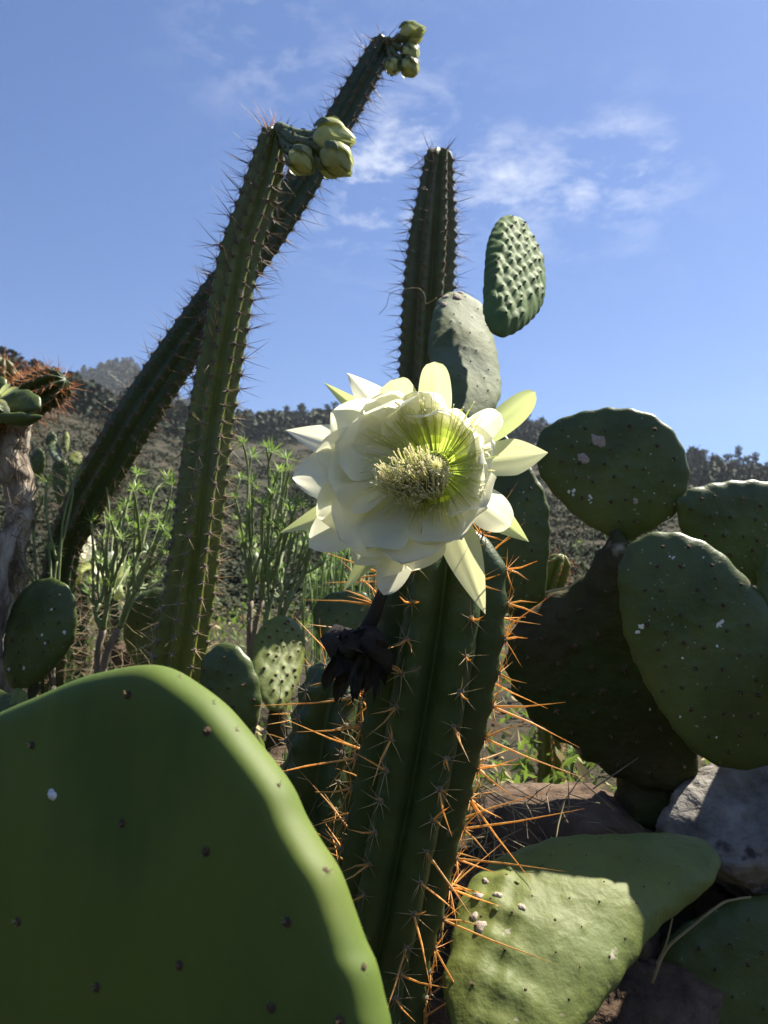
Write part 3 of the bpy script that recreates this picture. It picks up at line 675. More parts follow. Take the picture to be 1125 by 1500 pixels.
def column(parent, path, m, nrib=6, phase=0., step=.024, clusters=CL_PALE, name='stem', groove=.42, tip=True, notch=.06, seed=1, long_fn=None, res=.008, cl_scale=1., nper=16, sharp=.8, base_pt=None, label=None, tip_len=1.0, cluster_pick=None):
    """ribbed stem along photo-derived points (u, v, depth, radius)"""
    pts = [list(P(u, v, d)) + [r] for (u, v, d, r) in path]
    if base_pt is not None: pts = [list(base_pt[0]) + [base_pt[1]]] + pts
    c = catmull(pts, 400); seg = np.linalg.norm(np.diff(c[:, :3], axis=0), axis=1); s = np.concatenate([[0], np.cumsum(seg)]); L = s[-1]
    n = max(20, int(L / res)); q = np.linspace(0, L, n)
    rlast = c[-1, 3]
    if tip:                                        # denser rings where the dome closes
        h = rlast * tip_len; q = np.concatenate([q[q < L - h], L - h + h * np.sin(np.linspace(0, 1, 12) * math.pi / 2)])
    cc = np.stack([np.interp(q, s, c[:, k]) for k in range(4)], -1); n = len(q)
    tg = np.gradient(cc[:, :3], axis=0)
    for _ in range(3): tg[1:-1] = (tg[:-2] + tg[1:-1] + tg[2:]) / 3
    tg /= np.linalg.norm(tg, axis=1)[:, None] + 1e-12
    if tip: k_ = int(np.argmin(np.abs(q - (L - h)))); tg[k_:] = tg[max(k_ - 1, 0)]
    rad = cc[:, 3].copy()
    if tip: rad *= np.sqrt(np.clip(1 - np.clip((q - (L - h)) / h, 0, 1) ** 2, .0, 1)) * .985 + .015
    cd = -np.array(FWD)
    N_ = cd - (tg @ cd)[:, None] * tg; N_ /= np.linalg.norm(N_, axis=1)[:, None]; B_ = np.cross(tg, N_)
    ns = nrib * nper; th = np.arange(ns) * 2 * math.pi / ns + phase
    xx = np.abs(((th - phase) / (2 * math.pi / nrib) + .5) % 1 - .5) * 2
    a = np.power(1 - xx, 1.05) * .9 + .1 * (1 + np.cos(nrib * (th - phase))) / 2 if sharp == 'flat' else np.power((1 + np.cos(nrib * (th - phase))) / 2, sharp)
    rib_i = np.round((th - phase) / (2 * math.pi / nrib)).astype(int) % nrib
    off = np.array([(k * .37) % 1 * step for k in range(nrib)])
    V = []
    for i in range(n):
        nt = notch * np.cos(2 * math.pi * (q[i] - off[rib_i]) / step) * a ** 2
        rr_ = rad[i] * (1 - groove + groove * a + nt * min(1, rad[i] / .02))
        V.append(cc[i, :3] + rr_[:, None] * (np.cos(th)[:, None] * N_[i] + np.sin(th)[:, None] * B_[i]))
    V = np.concatenate(V); V = V + (wav(V, 30, seed) * .0012)[:, None] * np.array([1, .3, .2])
    f0 = (np.arange(n - 1)[:, None] * ns + np.arange(ns)[None, :]).ravel(); f1 = (np.arange(n - 1)[:, None] * ns + (np.arange(ns)[None, :] + 1) % ns).ravel()
    Fq = np.stack([f0, f1, f1 + ns, f0 + ns], -1).tolist() + [list(range((n - 1) * ns, n * ns))]
    o = mesh_obj(name, V, Fq, m, parent)
    if label: o['label'] = label
    rg = np.random.default_rng(seed + 5)
    for k in range(nrib):
        t = off[k] + step * .0
        ang = phase + 2 * math.pi * k / nrib
        while t < L - .002:
            if base_pt is None or t > .03:
                ctr = np.array([np.interp(t, q, cc[:, j]) for j in range(3)]); r_ = np.interp(t, q, rad)
                Nn = np.array([np.interp(t, q, N_[:, j]) for j in range(3)]); Bn = np.array([np.interp(t, q, B_[:, j]) for j in range(3)]); Tn = np.array([np.interp(t, q, tg[:, j]) for j in range(3)])
                outv = math.cos(ang) * Nn + math.sin(ang) * Bn; nearness = 0
                if tip and t > L - h: nearness = (t - (L - h)) / h
                nv = outv * (1 - nearness * .8) + Tn * nearness; nv /= np.linalg.norm(nv)
                p = ctr + outv * r_ * (1 + notch) - nv * .0012
                cs = clusters if cluster_pick is None else cluster_pick(k, t, L)
                W = orient(p, nv, rg.uniform(0, 6.28), cl_scale * rg.uniform(.8, 1.2))
                cl = obj('spine_cluster', cs[rg.integers(len(cs))], parent, W)
                if long_fn: long_fn(cl, Vector(p), Vector(nv), Vector(Tn), k, t, L, rg)
            t += step
    return dict(o=o, tip=Vector(cc[-1, :3]), dir=Vector(tg[-1]), r=rlast)

def ground_pt(u, v, d, sink=.05):
    p = P(u, v, d); p.z = gz(p.x, p.y) - sink; return p

# main flowering cactus ----------------------------------------------------------------------------
MB_ = ground_pt(545, 1600, .80)
mc = thing('flowering_cactus', MB_ + Vector((0, 0, .05)), 'thick ribbed cactus with long orange spines bearing the huge open white flower', 'cactus')
def long_main(cl, p, nv, T, k, t, L, rg):
    up = t / L
    if t < .16: return
    m_ = 2 if rg.random() < .75 else 1
    if up < .5: m_ = 1 if rg.random() < .55 else 0
    for i in range(m_):
        d = nv + T * rg.uniform(-.55, .45) + Vector(rg.normal(size=3) * .28); d.normalize()
        ln = rg.uniform(.028, .05) if rg.random() < .5 else rg.uniform(.055, .115)
        if d.y < -.75: ln *= .55
        ln *= (.75 if up > .85 else 1)
        W = orient(p, d, rg.uniform(0, 6)) @ Matrix.Diagonal((.07, .07, ln, 1))
        obj('spine', SP_LONG[rg.integers(4)], cl, W)
main = column(mc, [(548, 1480, .80, .050), (575, 1300, .79, .053), (607, 1130, .78, .056), (632, 1000, .77, .059), (647, 900, .765, .060), (655, 820, .765, .055), (660, 765, .765, .048)], M['column'], 7, R(20), .030, CL_MAIN, seed=11,
              base_pt=(MB_, .048), groove=.34, notch=.03, long_fn=long_main, nper=20, sharp=.5, tip_len=.9, cluster_pick=lambda k, t, L: CL_MAIN2 if k in (1, 2, 5) else CL_MAIN)
MB2 = ground_pt(470, 1500, .95)
def long_second(cl, p, nv, T, k, t, L, rg):
    if rg.random() < .6 and t > .1:
        d = nv + Vector(rg.normal(size=3) * .3); d.normalize()
        obj('spine', SP_LONG[rg.integers(4)], cl, orient(p, d) @ Matrix.Diagonal((.05, .05, rg.uniform(.025, .06), 1)))
column(mc, [(470, 1350, .95, .055), (478, 1200, .95, .06), (490, 1090, .95, .058), (503, 1010, .95, .05), (510, 960, .95, .04)], M['column'], 6, R(10), .03, CL_MAIN, seed=13, base_pt=(MB2, .05), name='side_stem', long_fn=long_second, groove=.36)

# petals -------------------------------------------------------------------------------------------
def petal(parent, B, Mi, T, W, face, m, name='petal', cup=.25, tipw=.0, seed=1, ruffle=0., curl=0., wmax=.55, trunc=0., nt=28, nc=13, twist=0., pointed=False):
    B, Mi, T = np.array(B), np.array(Mi), np.array(T); rg = np.random.default_rng(seed); ph = rg.uniform(0, 6.28, 4); fa = np.array(face)
    V = []
    for i in range(nt):
        t = i / (nt - 1); c = (1 - t) ** 2 * B + 2 * t * (1 - t) * Mi + t * t * T
        tg = 2 * (1 - t) * (Mi - B) + 2 * t * (T - Mi); tg /= np.linalg.norm(tg) + 1e-9
        lat = np.cross(tg, fa); lat /= np.linalg.norm(lat) + 1e-9; nr = np.cross(lat, tg)
        if twist:
            an = twist * t; lat, nr = lat * math.cos(an) + nr * math.sin(an), nr * math.cos(an) - lat * math.sin(an)
        if t < wmax: w = .42 + .58 * math.sin(t / wmax * math.pi / 2)
        else:
            x = (t - wmax) / (1 - wmax); w = (1 - x ** 2.4) ** .62 if not trunc else max(0., 1 - trunc * x ** 2) * (1 - x ** 9) ** .5
            w = max((1 - x ** 1.5) * (1 - .1 * x) if pointed else w, tipw)
        for j in range(nc):
            s = -1 + 2 * j / (nc - 1); hw = W / 2 * w
            z = cup * hw * s * s * (1 - .5 * t) + curl * W * t ** 4
            ed = abs(s) ** 1.5 * (t ** 2) + .6 * max(0, t - .75) * 4 * .3
            z += ruffle * W * ed * (math.sin(9 * t + 3 * s + ph[0]) * .6 + math.sin(15 * t * (1 if s > 0 else -1) + ph[1]) * .4)
            z -= .05 * W * math.exp(-(s * 5) ** 2) * math.sin(t * math.pi)
            V.append(c + lat * hw * s * (1 + ruffle * .35 * math.sin(11 * t + ph[2])) + nr * z)
    f0 = (np.arange(nt - 1)[:, None] * nc + np.arange(nc - 1)[None, :]).ravel()
    return mesh_obj(name, np.array(V), np.stack([f0, f0 + 1, f0 + nc + 1, f0 + nc], -1), m, parent)

FD = .665; PXM = FD / F_PX
FA = (Vector((-.20, -.97, -.06))).normalized()           # the way the flower looks
FX = (RGT - FA * RGT.dot(FA)).normalized(); FY = (-FX.cross(-FA)).normalized()
if FY.z < 0: FY = -FY
FC = P(628, 678, FD)                                     # throat
fl = bpy.data.objects.new('flower', None); COL.objects.link(fl); place(fl, mc, Matrix.Translation(FC)); fl['label'] = 'huge open white flower with cream stamens'
# tube from the stem to the throat
tb = MB(); tpts = catmull([list(main['tip'] + Vector((-.004, .012, -.035))), list(FC - FA * .075 + Vector((.01, .02, -.01))), list(FC - FA * .05), list(FC - FA * .028)], 24)
tb.tube(tpts, np.interp(np.linspace(0, 1, 24), [0, .5, .8, 1], [.015, .015, .014, .012]), 18); tb.obj('tube', M['bud_dark'], fl)
# inner bowl of the throat
b = MB(); V = []; 
for i in range(10):
    t = i / 9; r_ = .010 + .031 * t ** .8; h_ = -.034 + .024 * t ** 1.5
    for k in range(36):
        a = 2 * math.pi * k / 36; V.append(FC + FX * r_ * math.cos(a) + FY * r_ * math.sin(a) + FA * h_)
b.add([list(v) for v in V], [[i * 36 + k, i * 36 + (k + 1) % 36, (i + 1) * 36 + (k + 1) % 36, (i + 1) * 36 + k] for i in range(9) for k in range(36)] + [list(range(36))])
b.obj('throat', M['throat'], fl)
def petal_px(u, v, dd, wpx, m, r0=.036, h0=-.012, bulge=.012, **kw):
    T = P(u, v, FD + dd); dv = T - FC; dx, dy = dv.dot(FX), dv.dot(FY); an = math.atan2(dy, dx)
    rd = FX * math.cos(an) + FY * math.sin(an)
    B = FC + rd * r0 + FA * h0; Mi = B + (T - B) * .55 + FA * bulge
    return petal(fl, B, Mi, T, wpx * PXM, FA, m, seed=int(u * 7 + v), **kw)
# outermost long tepals
G_, Y_, W_ = M['petal_green'], M['petal_yellow'], M['petal']
petal_px(474, 560, .030, 34, G_, pointed=True, r0=.02, h0=-.03, bulge=-.012, cup=.7, wmax=.5)
petal_px(508, 546, .022, 56, W_, pointed=True, r0=.02, h0=-.026, bulge=-.006, cup=.25, ruffle=.03, wmax=.55)
petal_px(572, 556, .020, 56, Y_, r0=.02, h0=-.026, bulge=-.008, trunc=.15, cup=.2, wmax=.6, ruffle=.03, curl=.08)
petal_px(637, 529, .020, 52, Y_, r0=.02, h0=-.026, bulge=-.008, trunc=.42, cup=.15, wmax=.55, ruffle=.025, curl=.06)
petal_px(784, 574, .012, 44, G_, r0=.02, h0=-.03, bulge=-.022, cup=-.6, wmax=.62)
petal_px(733, 606, -.006, 46, W_, r0=.022, h0=-.02, bulge=.004, cup=.3, wmax=.6, ruffle=.06, trunc=.5, curl=-.1)
petal_px(803, 663, .012, 56, Y_, pointed=True, r0=.02, h0=-.026, bulge=-.006, cup=.3, wmax=.6)
petal_px(775, 794, .028, 44, G_, pointed=True, r0=.02, h0=-.03, bulge=-.012, cup=.6, wmax=.5)
petal_px(749, 772, .010, 58, W_, r0=.02, h0=-.022, bulge=.006, cup=.25, wmax=.6, trunc=.55, ruffle=.05, curl=-.12)
petal_px(711, 900, .014, 58, Y_, pointed=True, r0=.02, h0=-.026, bulge=-.004, cup=.35, wmax=.45)
petal_px(562, 872, .016, 54, W_, r0=.022, h0=-.024, bulge=-.004, cup=.25, wmax=.62, ruffle=.03)
petal_px(503, 866, .024, 40, G_, pointed=True, r0=.02, h0=-.03, bulge=-.010, cup=.6, wmax=.5)
petal_px(409, 781, .024, 42, G_, pointed=True, r0=.02, h0=-.03, bulge=-.010, cup=.55, wmax=.55)
petal_px(418, 630, .020, 56, W_, pointed=True, r0=.02, h0=-.026, bulge=-.006, cup=.35, wmax=.58)
# white petals, outer then inner ring
for (u, v, dd, w) in [(452, 802, .012, 74), (428, 700, .012, 84), (464, 756, .006, 96), (462, 662, .008, 88), (484, 604, .012, 92), (541, 584, .012, 86), (604, 574, .010, 92), (655, 598, .004, 84), (522, 828, .006, 80), (604, 836, .004, 84),
                      (722, 700, -.014, 84), (724, 650, -.008, 72), (560, 845, .008, 70)]:
    petal_px(u, v, dd, w, W_, r0=.026, h0=-.02, bulge=.004, cup=.2, wmax=.6, ruffle=.10, trunc=.84, twist=math.sin(u * 2.3 + v) * .25)
for (u, v, dd, w) in [(496, 792, -.008, 116), (478, 708, -.002, 104), (494, 646, -.002, 98), (534, 602, .0, 96), (588, 588, .0, 98), (642, 598, -.006, 96), (694, 626, -.022, 90), (716, 680, -.036, 88), (710, 742, -.038, 88),
                      (676, 792, -.030, 104), (588, 828, -.014, 110), (538, 806, -.006, 84), (640, 800, -.014, 84)]:
    petal_px(u, v, dd, w, W_, r0=.032, h0=-.012, bulge=-.004, cup=.3, wmax=.66, ruffle=.10, trunc=.80, curl=.03, twist=math.sin(u * 1.7 + v) * .3)
# stamens: those lining the bowl and the big bundle leaning out of it
rg = np.random.default_rng(21); st = MB(); FCn, FXn, FYn, FAn = np.array(FC), np.array(FX), np.array(FY), np.array(FA)
def stamen(p0, p1, p2, r=.00042, mi=0, anth=.0013):
    t = np.linspace(0, 1, 7)[:, None]; c = (1 - t) ** 2 * p0 + 2 * t * (1 - t) * p1 + t * t * p2
    st.tube(c, r, 4, mi, False)
    d = c[-1] - c[-2]; d /= np.linalg.norm(d); st.tube([c[-1] - d * anth * .4, c[-1] + d * anth * .4, c[-1] + d * anth * 1.6, c[-1] + d * anth * 2.2], [.0003, anth * .62, anth * .55, .0002], 5, 2, False)
for i in range(230):
    a = rg.uniform(0, 6.283); rd = FXn * math.cos(a) + FYn * math.sin(a); r2 = rg.uniform(.036, .058); hz = .004 + .012 * (math.cos(a) > .3) + rg.uniform(-.003, .006)
    stamen(FCn + rd * .014 - FAn * .028, FCn + rd * .034 - FAn * .006, FCn + rd * r2 + FAn * hz, .00030, 0, .0009)
for i in range(430):
    u = rg.uniform(-1, 1); w = rg.uniform(-1, 1)
    if u * u + w * w > 1: continue
    end = np.array(P(602 + u * 52 + rg.normal() * 3, 700 + w * 40 - 6 * u, FD - .036 - .016 * (1 - u * u - w * w) + rg.normal() * .0012))
    a = rg.uniform(0, 6.283); p0 = FCn + (FXn * math.cos(a) + FYn * math.sin(a)) * rg.uniform(.003, .016) - FAn * .028
    mid_ = (p0 + end) / 2 + np.array([-.004 + u * .012, -.006, -.016 + w * -.006])
    if rg.random() < .5: end2 = end
    else: end2 = end + np.array([0, 0, .005])
    stamen(p0, mid_ + np.array([0, -.008, 0]), end2, .00046, 1, .00085)
# drooping loops below the bundle
for i in range(70):
    u = rg.uniform(-1, 1); p0 = FCn - FAn * .02 + FXn * u * .012
    low = np.array(P(602 + u * 52, 742 + rg.normal() * 5 - 14 * abs(u), FD - .028 + rg.normal() * .004)); end = low + np.array([u * .002, -.006, .012 + rg.random() * .008])
    t = np.linspace(0, 1, 9)[:, None]; ctrl = low + np.array([0, 0, -.010])
    c = (1 - t) ** 2 * p0 + 2 * t * (1 - t) * ctrl + t * t * end; st.tube(c, .00048, 4, 1, False); st.tube([c[-1], c[-1] + [0, -.001, .0025]], [.001, .0004], 5, 2, False)
so = st.obj('stamens', [M['filament'], M['filament_pale'], M['anther']], fl); so['kind'] = 'stuff'
# stigma
sg = MB(); tip_ = np.array(P(640, 684, FD - .048))
sg.tube(catmull([FCn - FAn * .028, FCn + FAn * .01 - FYn * .004, tip_], 10), .0016, 7)
for k in range(11):
    a = k * 2 * math.pi / 11; rd = FXn * math.cos(a) + FYn * math.sin(a); sg.tube([tip_, tip_ + rd * .004 + FAn * .006, tip_ + rd * .006 + FAn * .013], [.0009, .0008, .0004], 5)
sg.obj('stigma', M['filament_pale'], fl)

# withered flower hanging on the left flank -------------------------------------------------------------
wf = bpy.data.objects.new('withered_flower', None); COL.objects.link(wf); place(wf, mc, Matrix.Translation(P(525, 920, .72))); wf['label'] = 'shrivelled black dead flower'
wb = MB(); wb.tube(catmull([list(P(575, 850, .735)), list(P(560, 870, .715)), list(P(548, 900, .712)), list(P(536, 925, .715))], 16), np.linspace(.004, .007, 16), 8); wb.obj('stalk', M['withered'], wf)
rg = np.random.default_rng(31)
core, cf = lump(None, None, .024, 5, 1.2, .8)
obj('core', meshdata('core', core, cf, M['withered']), wf, orient(P(528, 948, .715), (0, -.9, .2), .3))
for k in range(40):
    B = P(530 + rg.normal() * 14, 935 + rg.normal() * 10, .712 + rg.normal() * .008); T = P(522 + rg.normal() * 27, 975 + rg.uniform(-35, 58), .708 + rg.normal() * .014)
    Mi = (B + T) / 2 + Vector((rg.normal() * .012, -.012, .004))
    petal(wf, B, Mi, T, rg.uniform(.006, .016), (rg.normal() * .5, -1, rg.normal() * .4), M['withered'], seed=k, ruffle=.3, cup=.8, nt=9, nc=5, wmax=.4, twist=rg.normal())

# tall left column and the leaning one behind it ----------------------------------------------------------
def bud(parent, pts, r, seed, tube_r=.012, ln=.05):
    """a scaly tube ending in a plump pointed bud"""
    rg = np.random.default_rng(seed); root = bpy.data.objects.new('flower_bud', None); COL.objects.link(root)
    place(root, parent, Matrix.Translation(pts[0]))
    c = catmull([list(p) for p in pts], 20); b = MB(); rr_ = np.interp(np.linspace(0, 1, 20), [0, .3, .8, 1], [tube_r * .8, tube_r * .85, tube_r, r * .8])
    b.tube(c, rr_, 12)
    for k in range(26):
        i = 2 + int(17 * k / 26); d = c[i] - c[i - 1]; d /= np.linalg.norm(d); a = k * 2.4; p1 = np.cross(d, [.3, .2, .9]); p1 /= np.linalg.norm(p1); p2 = np.cross(d, p1)
        o_ = p1 * math.cos(a) + p2 * math.sin(a); b.leaf(c[i] + o_ * rr_[i] * .95, d + o_ * .35, .011, .009, o_, 1)
    b.obj('tube', [M['bud_dark'], M['bud_tip']], root)
    d = c[-1] - c[-3]; d /= np.linalg.norm(d); base = c[-1] - d * r * .3
    p1 = np.cross(d, [.3, .2, .9]); p1 /= np.linalg.norm(p1); p2 = np.cross(d, p1)
    t = np.linspace(0, 1, 12); b = MB(); b.tube(base + d * (t * ln * .96)[:, None], r * .80 * np.sqrt(np.clip(np.sin(np.clip(t * .94 + .06, 0, 1) * math.pi) ** .8, .02, 1)) * (1 - .25 * t), 14); b.obj('bud_core', M['bud'], root)
    for k in range(15):
        lay = k // 5; a = k * 2 * math.pi / 5 + lay * .63 + rg.uniform(-.1, .1); o_ = p1 * math.cos(a) + p2 * math.sin(a)
        s0 = -.08 + .05 * lay; tipf = [.52, .84, 1.12][lay] * rg.uniform(.92, 1.05); ro = r * (.98 + .07 * (2 - lay))
        B = base + d * ln * s0 + o_ * ro * .85; T = base + d * ln * tipf + o_ * ro * [1.02, .66, .12][lay]; Mi = (B + T) / 2 + o_ * ro * [.40, .62, .72][lay]
        petal(root, B, Mi, T, r * [.7, 1.15, 1.25][lay], o_, M['bud_dark'] if lay == 0 else M['bud'], 'scale', cup=-.42, seed=seed * 31 + k, wmax=.42, nt=12, nc=7, pointed=True)
    return root

LB = ground_pt(235, 1180, 1.34)
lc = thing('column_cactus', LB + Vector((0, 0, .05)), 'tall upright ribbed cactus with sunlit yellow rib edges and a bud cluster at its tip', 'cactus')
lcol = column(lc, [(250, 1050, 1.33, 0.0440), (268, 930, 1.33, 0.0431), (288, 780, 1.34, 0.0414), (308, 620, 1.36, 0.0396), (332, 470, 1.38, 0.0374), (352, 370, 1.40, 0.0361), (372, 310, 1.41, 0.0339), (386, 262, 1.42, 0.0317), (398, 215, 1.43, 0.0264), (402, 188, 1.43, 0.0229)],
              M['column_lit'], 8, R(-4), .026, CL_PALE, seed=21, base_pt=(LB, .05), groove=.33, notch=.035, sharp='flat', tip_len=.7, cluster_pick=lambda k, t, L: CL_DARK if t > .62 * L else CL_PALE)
for j in range(4): obj('spine_cluster', CL_RUST[j], lc, orient(lcol['tip'] + Vector((.006 * math.cos(j * 1.6) - .004, .006 * math.sin(j * 1.6), -.003)), (math.cos(j * 1.6) * .4 - .2, math.sin(j * 1.6) * .4, 1), j))
q = lcol['tip'] + Vector((.008, -.01, -.008))
bud(lc, [q, P(430, 200, 1.40), P(455, 205, 1.385), P(478, 206, 1.375)], .032, 3, .016, .056)
bud(lc, [q, P(435, 208, 1.38), P(465, 215, 1.365), P(485, 230, 1.36)], .028, 4, .013, .05)
bud(lc, [q, P(420, 215, 1.39), P(432, 225, 1.37), P(438, 231, 1.365)], .022, 5, .011, .042)
DB = ground_pt(78, 1000, 1.71)
dc = thing('column_cactus', DB + Vector((0, 0, .05)), 'dark ribbed cactus leaning diagonally behind the upright one, four buds at its top', 'cactus')
dcol = column(dc, [(86, 850, 1.70, 0.0352), (118, 752, 1.68, 0.0396), (175, 650, 1.66, 0.0431), (250, 535, 1.67, 0.0422), (320, 435, 1.68, 0.0396), (390, 345, 1.70, 0.0370), (445, 262, 1.72, 0.0343), (490, 190, 1.74, 0.0317), (530, 120, 1.76, 0.0290), (556, 74, 1.78, 0.0264), (566, 58, 1.78, 0.0229)],
              M['column'], 8, R(12), .028, CL_DARK, seed=31, base_pt=(DB, .05), groove=.27, notch=.04, sharp='flat', tip_len=.5)
q = dcol['tip'] + Vector((.0, -.012, -.012))
bud(dc, [q, P(576, 62, 1.76), P(588, 55, 1.755), P(596, 52, 1.75)], .023, 6, .011, .046)
bud(dc, [q, P(585, 70, 1.75), P(596, 72, 1.745), P(600, 76, 1.74)], .017, 7, .009, .034)
bud(dc, [q, P(580, 82, 1.75), P(592, 90, 1.74), P(598, 96, 1.735)], .019, 8, .009, .036)
bud(dc, [q, P(572, 84, 1.75), P(574, 92, 1.745), P(575, 96, 1.74)], .016, 9, .008, .028)

# centre column behind the flower ---------------------------------------------------------------------------
CB = ground_pt(612, 1000, 1.78)
cc_ = thing('column_cactus', CB + Vector((0, 0, .05)), 'straight blunt ribbed cactus standing behind the white flower and grey pad', 'cactus')
column(cc_, [(612, 860, 1.78, .054), (616, 650, 1.78, .055), (622, 520, 1.79, .056), (628, 420, 1.80, .057), (634, 340, 1.81, .052), (639, 275, 1.82, .040), (642, 240, 1.82, .033), (643, 218, 1.82, .030)], M['column_grey'], 8, R(-17), .024, CL_DARK, seed=41,
       base_pt=(CB, .055), groove=.36, notch=.05, sharp=.8, tip_len=.6)
# a dry tendril caught on it
b = MB(); b.tube(catmull([list(P(x, y, 1.69)) for x, y in [(555, 460), (566, 448), (572, 430), (590, 424), (612, 422), (622, 432), (624, 445), (640, 436)]], 30), .0006, 5)
tag(b.obj('dry_tendril', M['straw']), 'thin curled straw tendril caught on the blunt column', 'twig')

# small young column behind the trunk, right --------------------------------------------------------------------
SB = ground_pt(800, 960, 1.5)
s_ = thing('column_cactus', SB + Vector((0, 0, .05)), 'tiny spiny cactus tip showing beside the dark pad and woody trunk', 'cactus')
column(s_, [(803, 900, 1.5, .022), (808, 860, 1.5, .024), (818, 828, 1.5, .023), (824, 812, 1.5, .018)], M['column_lit'], 7, 0, .014, CL_RUST, seed=51, base_pt=(SB, .022), cl_scale=.45, res=.005)

# left edge cactus ------------------------------------------------------------------------------------------------
EB = ground_pt(5, 1150, 1.58)
ec = thing('column_cactus', EB + Vector((0, 0, .05)), 'old cactus with pale corky trunk and short stems ringed by rusty spines', 'cactus')
trunk(ec, [EB, P(8, 1000, 1.58), P(10, 900, 1.58), P(20, 820, 1.57), P(28, 740, 1.56), P(20, 680, 1.55), P(22, 620, 1.54), P(10, 580, 1.53)], [.045, .035, .026, .025, .028, .026, .030, .03], M['bark'], rough=.28, seed=9, sides=18, parts=110)
trunk(ec, [P(24, 760, 1.56), P(8, 800, 1.53), P(-4, 860, 1.52), P(-6, 960, 1.53)], [.018, .018, .02, .02], M['bark'], name='root_stem', rough=.25, seed=10)
column(ec, [(0, 605, 1.54, .030), (30, 590, 1.53, .036), (60, 575, 1.52, .037), (85, 562, 1.51, .032), (96, 556, 1.50, .026)], M['column'], 9, .2, .014, CL_RUST, name='side_stem', seed=61, cl_scale=.75, res=.006)
column(ec, [(-14, 640, 1.54, .030), (-8, 580, 1.53, .034), (-2, 545, 1.53, .034), (3, 524, 1.53, .028)], M['column_grey'], 9, .0, .014, CL_RUST, name='side_stem', seed=62, cl_scale=.75, res=.006)
fr = MB(); rg = np.random.default_rng(77)
for i in range(160):
    v0 = rg.uniform(610, 880); p0 = P(20 + rg.normal() * 10, v0, 1.53 + rg.normal() * .01); d = rg.normal(size=3) * .02; d[2] -= .012
    fr.tube([list(p0), list(p0 + Vector(d * .6)), list(p0 + Vector(d) + Vector((0, 0, -.01)))], [.0011, .0008, .0004], 3, 0, False)
k = fr.obj('bark_fibres', M['twig'], ec); k['kind'] = 'stuff'
EP = ground_pt(-40, 1150, 1.45)
ep = thing('prickly_pear', EP + Vector((0, 0, .05)), 'dark glossy pads and a yellow bloom in front of the rusty spined stems', 'cactus')
pad(ep, [(0, 590), (15, 574), (40, 572), (58, 582), (60, 596), (45, 604), (15, 604), (-10, 600)], 1.44, (-.2, -.8, .3), .016, M['pad'], areoles=False, rings=14, nb=60)
pad(ep, [(-20, 612), (10, 604), (40, 605), (61, 610), (50, 620), (30, 624), (0, 618), (-20, 622)], 1.42, (0, -.7, -.5), .014, M['pad'], areoles=False, rings=14, nb=60)
pad(ep, [(-60, 560), (-30, 550), (-5, 575), (0, 605), (-10, 640), (-40, 680), (-70, 640)], 1.45, (-.1, -1, 0), .02, M['pad'], areoles=False, rings=14, nb=60)
pad(ep, [(-12, 565), (0, 552), (8, 556), (10, 566), (2, 574), (-8, 574)], 1.43, (0, -1, .3), .012, M['pad'], areoles=False, rings=10, nb=40)
trunk(ep, [P(-40, 660, 1.45), P(-42, 850, 1.45), P(-42, 1000, 1.45), EP], [.02, .024, .03, .035], M['pad_old'])
for k, (u, v) in enumerate([(28, 568), (16, 562), (10, 596), (2, 582), (14, 605)]):
    petal(ep, P(-8, 588, 1.43), P((u - 8) / 2, (v + 580) / 2, 1.405), P(u, v, 1.41), .014, (0, -1, .4), M['petal_green' if k < 2 else 'petal_yellow'], seed=k, nt=8, nc=5)

# low flowering columns at left ----------------------------------------------------------------------------------------
def small_flower(parent, top, tip, width, seed, d):
    f = bpy.data.objects.new('flower', None); COL.objects.link(f); place(f, parent, Matrix.Translation(top)); rg = np.random.default_rng(seed)
    ax = (tip - top).normalized(); s1 = ax.cross(Vector((0, 1, .2))).normalized(); s2 = ax.cross(s1); L = (tip - top).length
    b = MB(); b.tube([list(top - ax * .03), list(top), list(top + ax * L * .4)], [.014, .016, .022], 10); b.obj('tube', M['petal_green'], f)
    for k in range(16):
        a = k * 2.4; o_ = s1 * math.cos(a) + s2 * math.sin(a); outer = k < 6
        B = top + ax * L * (.1 if outer else .3) + o_ * .016; T = tip + o_ * width * (rg.uniform(.7, 1.1) if outer else rg.uniform(.35, .8)) - ax * L * (.45 if outer else rg.uniform(0, .15))
        petal(f, B, (B + T) / 2 + o_ * .02, T, .028, o_, M['petal_green' if outer and k % 2 else 'petal_yellow' if outer else 'petal'], seed=seed + k, nt=9, nc=5, ruffle=.06)
for (lab, bpx, path, top, tip) in [
    ('short dark column among the shrubs topped by a fading cream flower', (100, 1080, 2.2), [(104, 960, 2.2, .042), (108, 880, 2.2, .044), (110, 850, 2.2, .04)], (112, 838, 2.18), (118, 786, 2.14)),
    ('short hidden column whose pale flower pokes out behind forked branches', (165, 1060, 2.25), [(162, 960, 2.25, .035), (158, 890, 2.25, .035), (154, 865, 2.25, .03)], (170, 862, 2.2), (150, 808, 2.2))]:
    bb = ground_pt(*bpx); t = thing('column_cactus', bb + Vector((0, 0, .05)), lab, 'cactus')
    column(t, path, M['column'], 6, .2, .03, CL_PALE, seed=int(bpx[0]), base_pt=(bb, .04), groove=.35)
    small_flower(t, P(*top), P(*tip), .05, int(bpx[0]), 2.1)

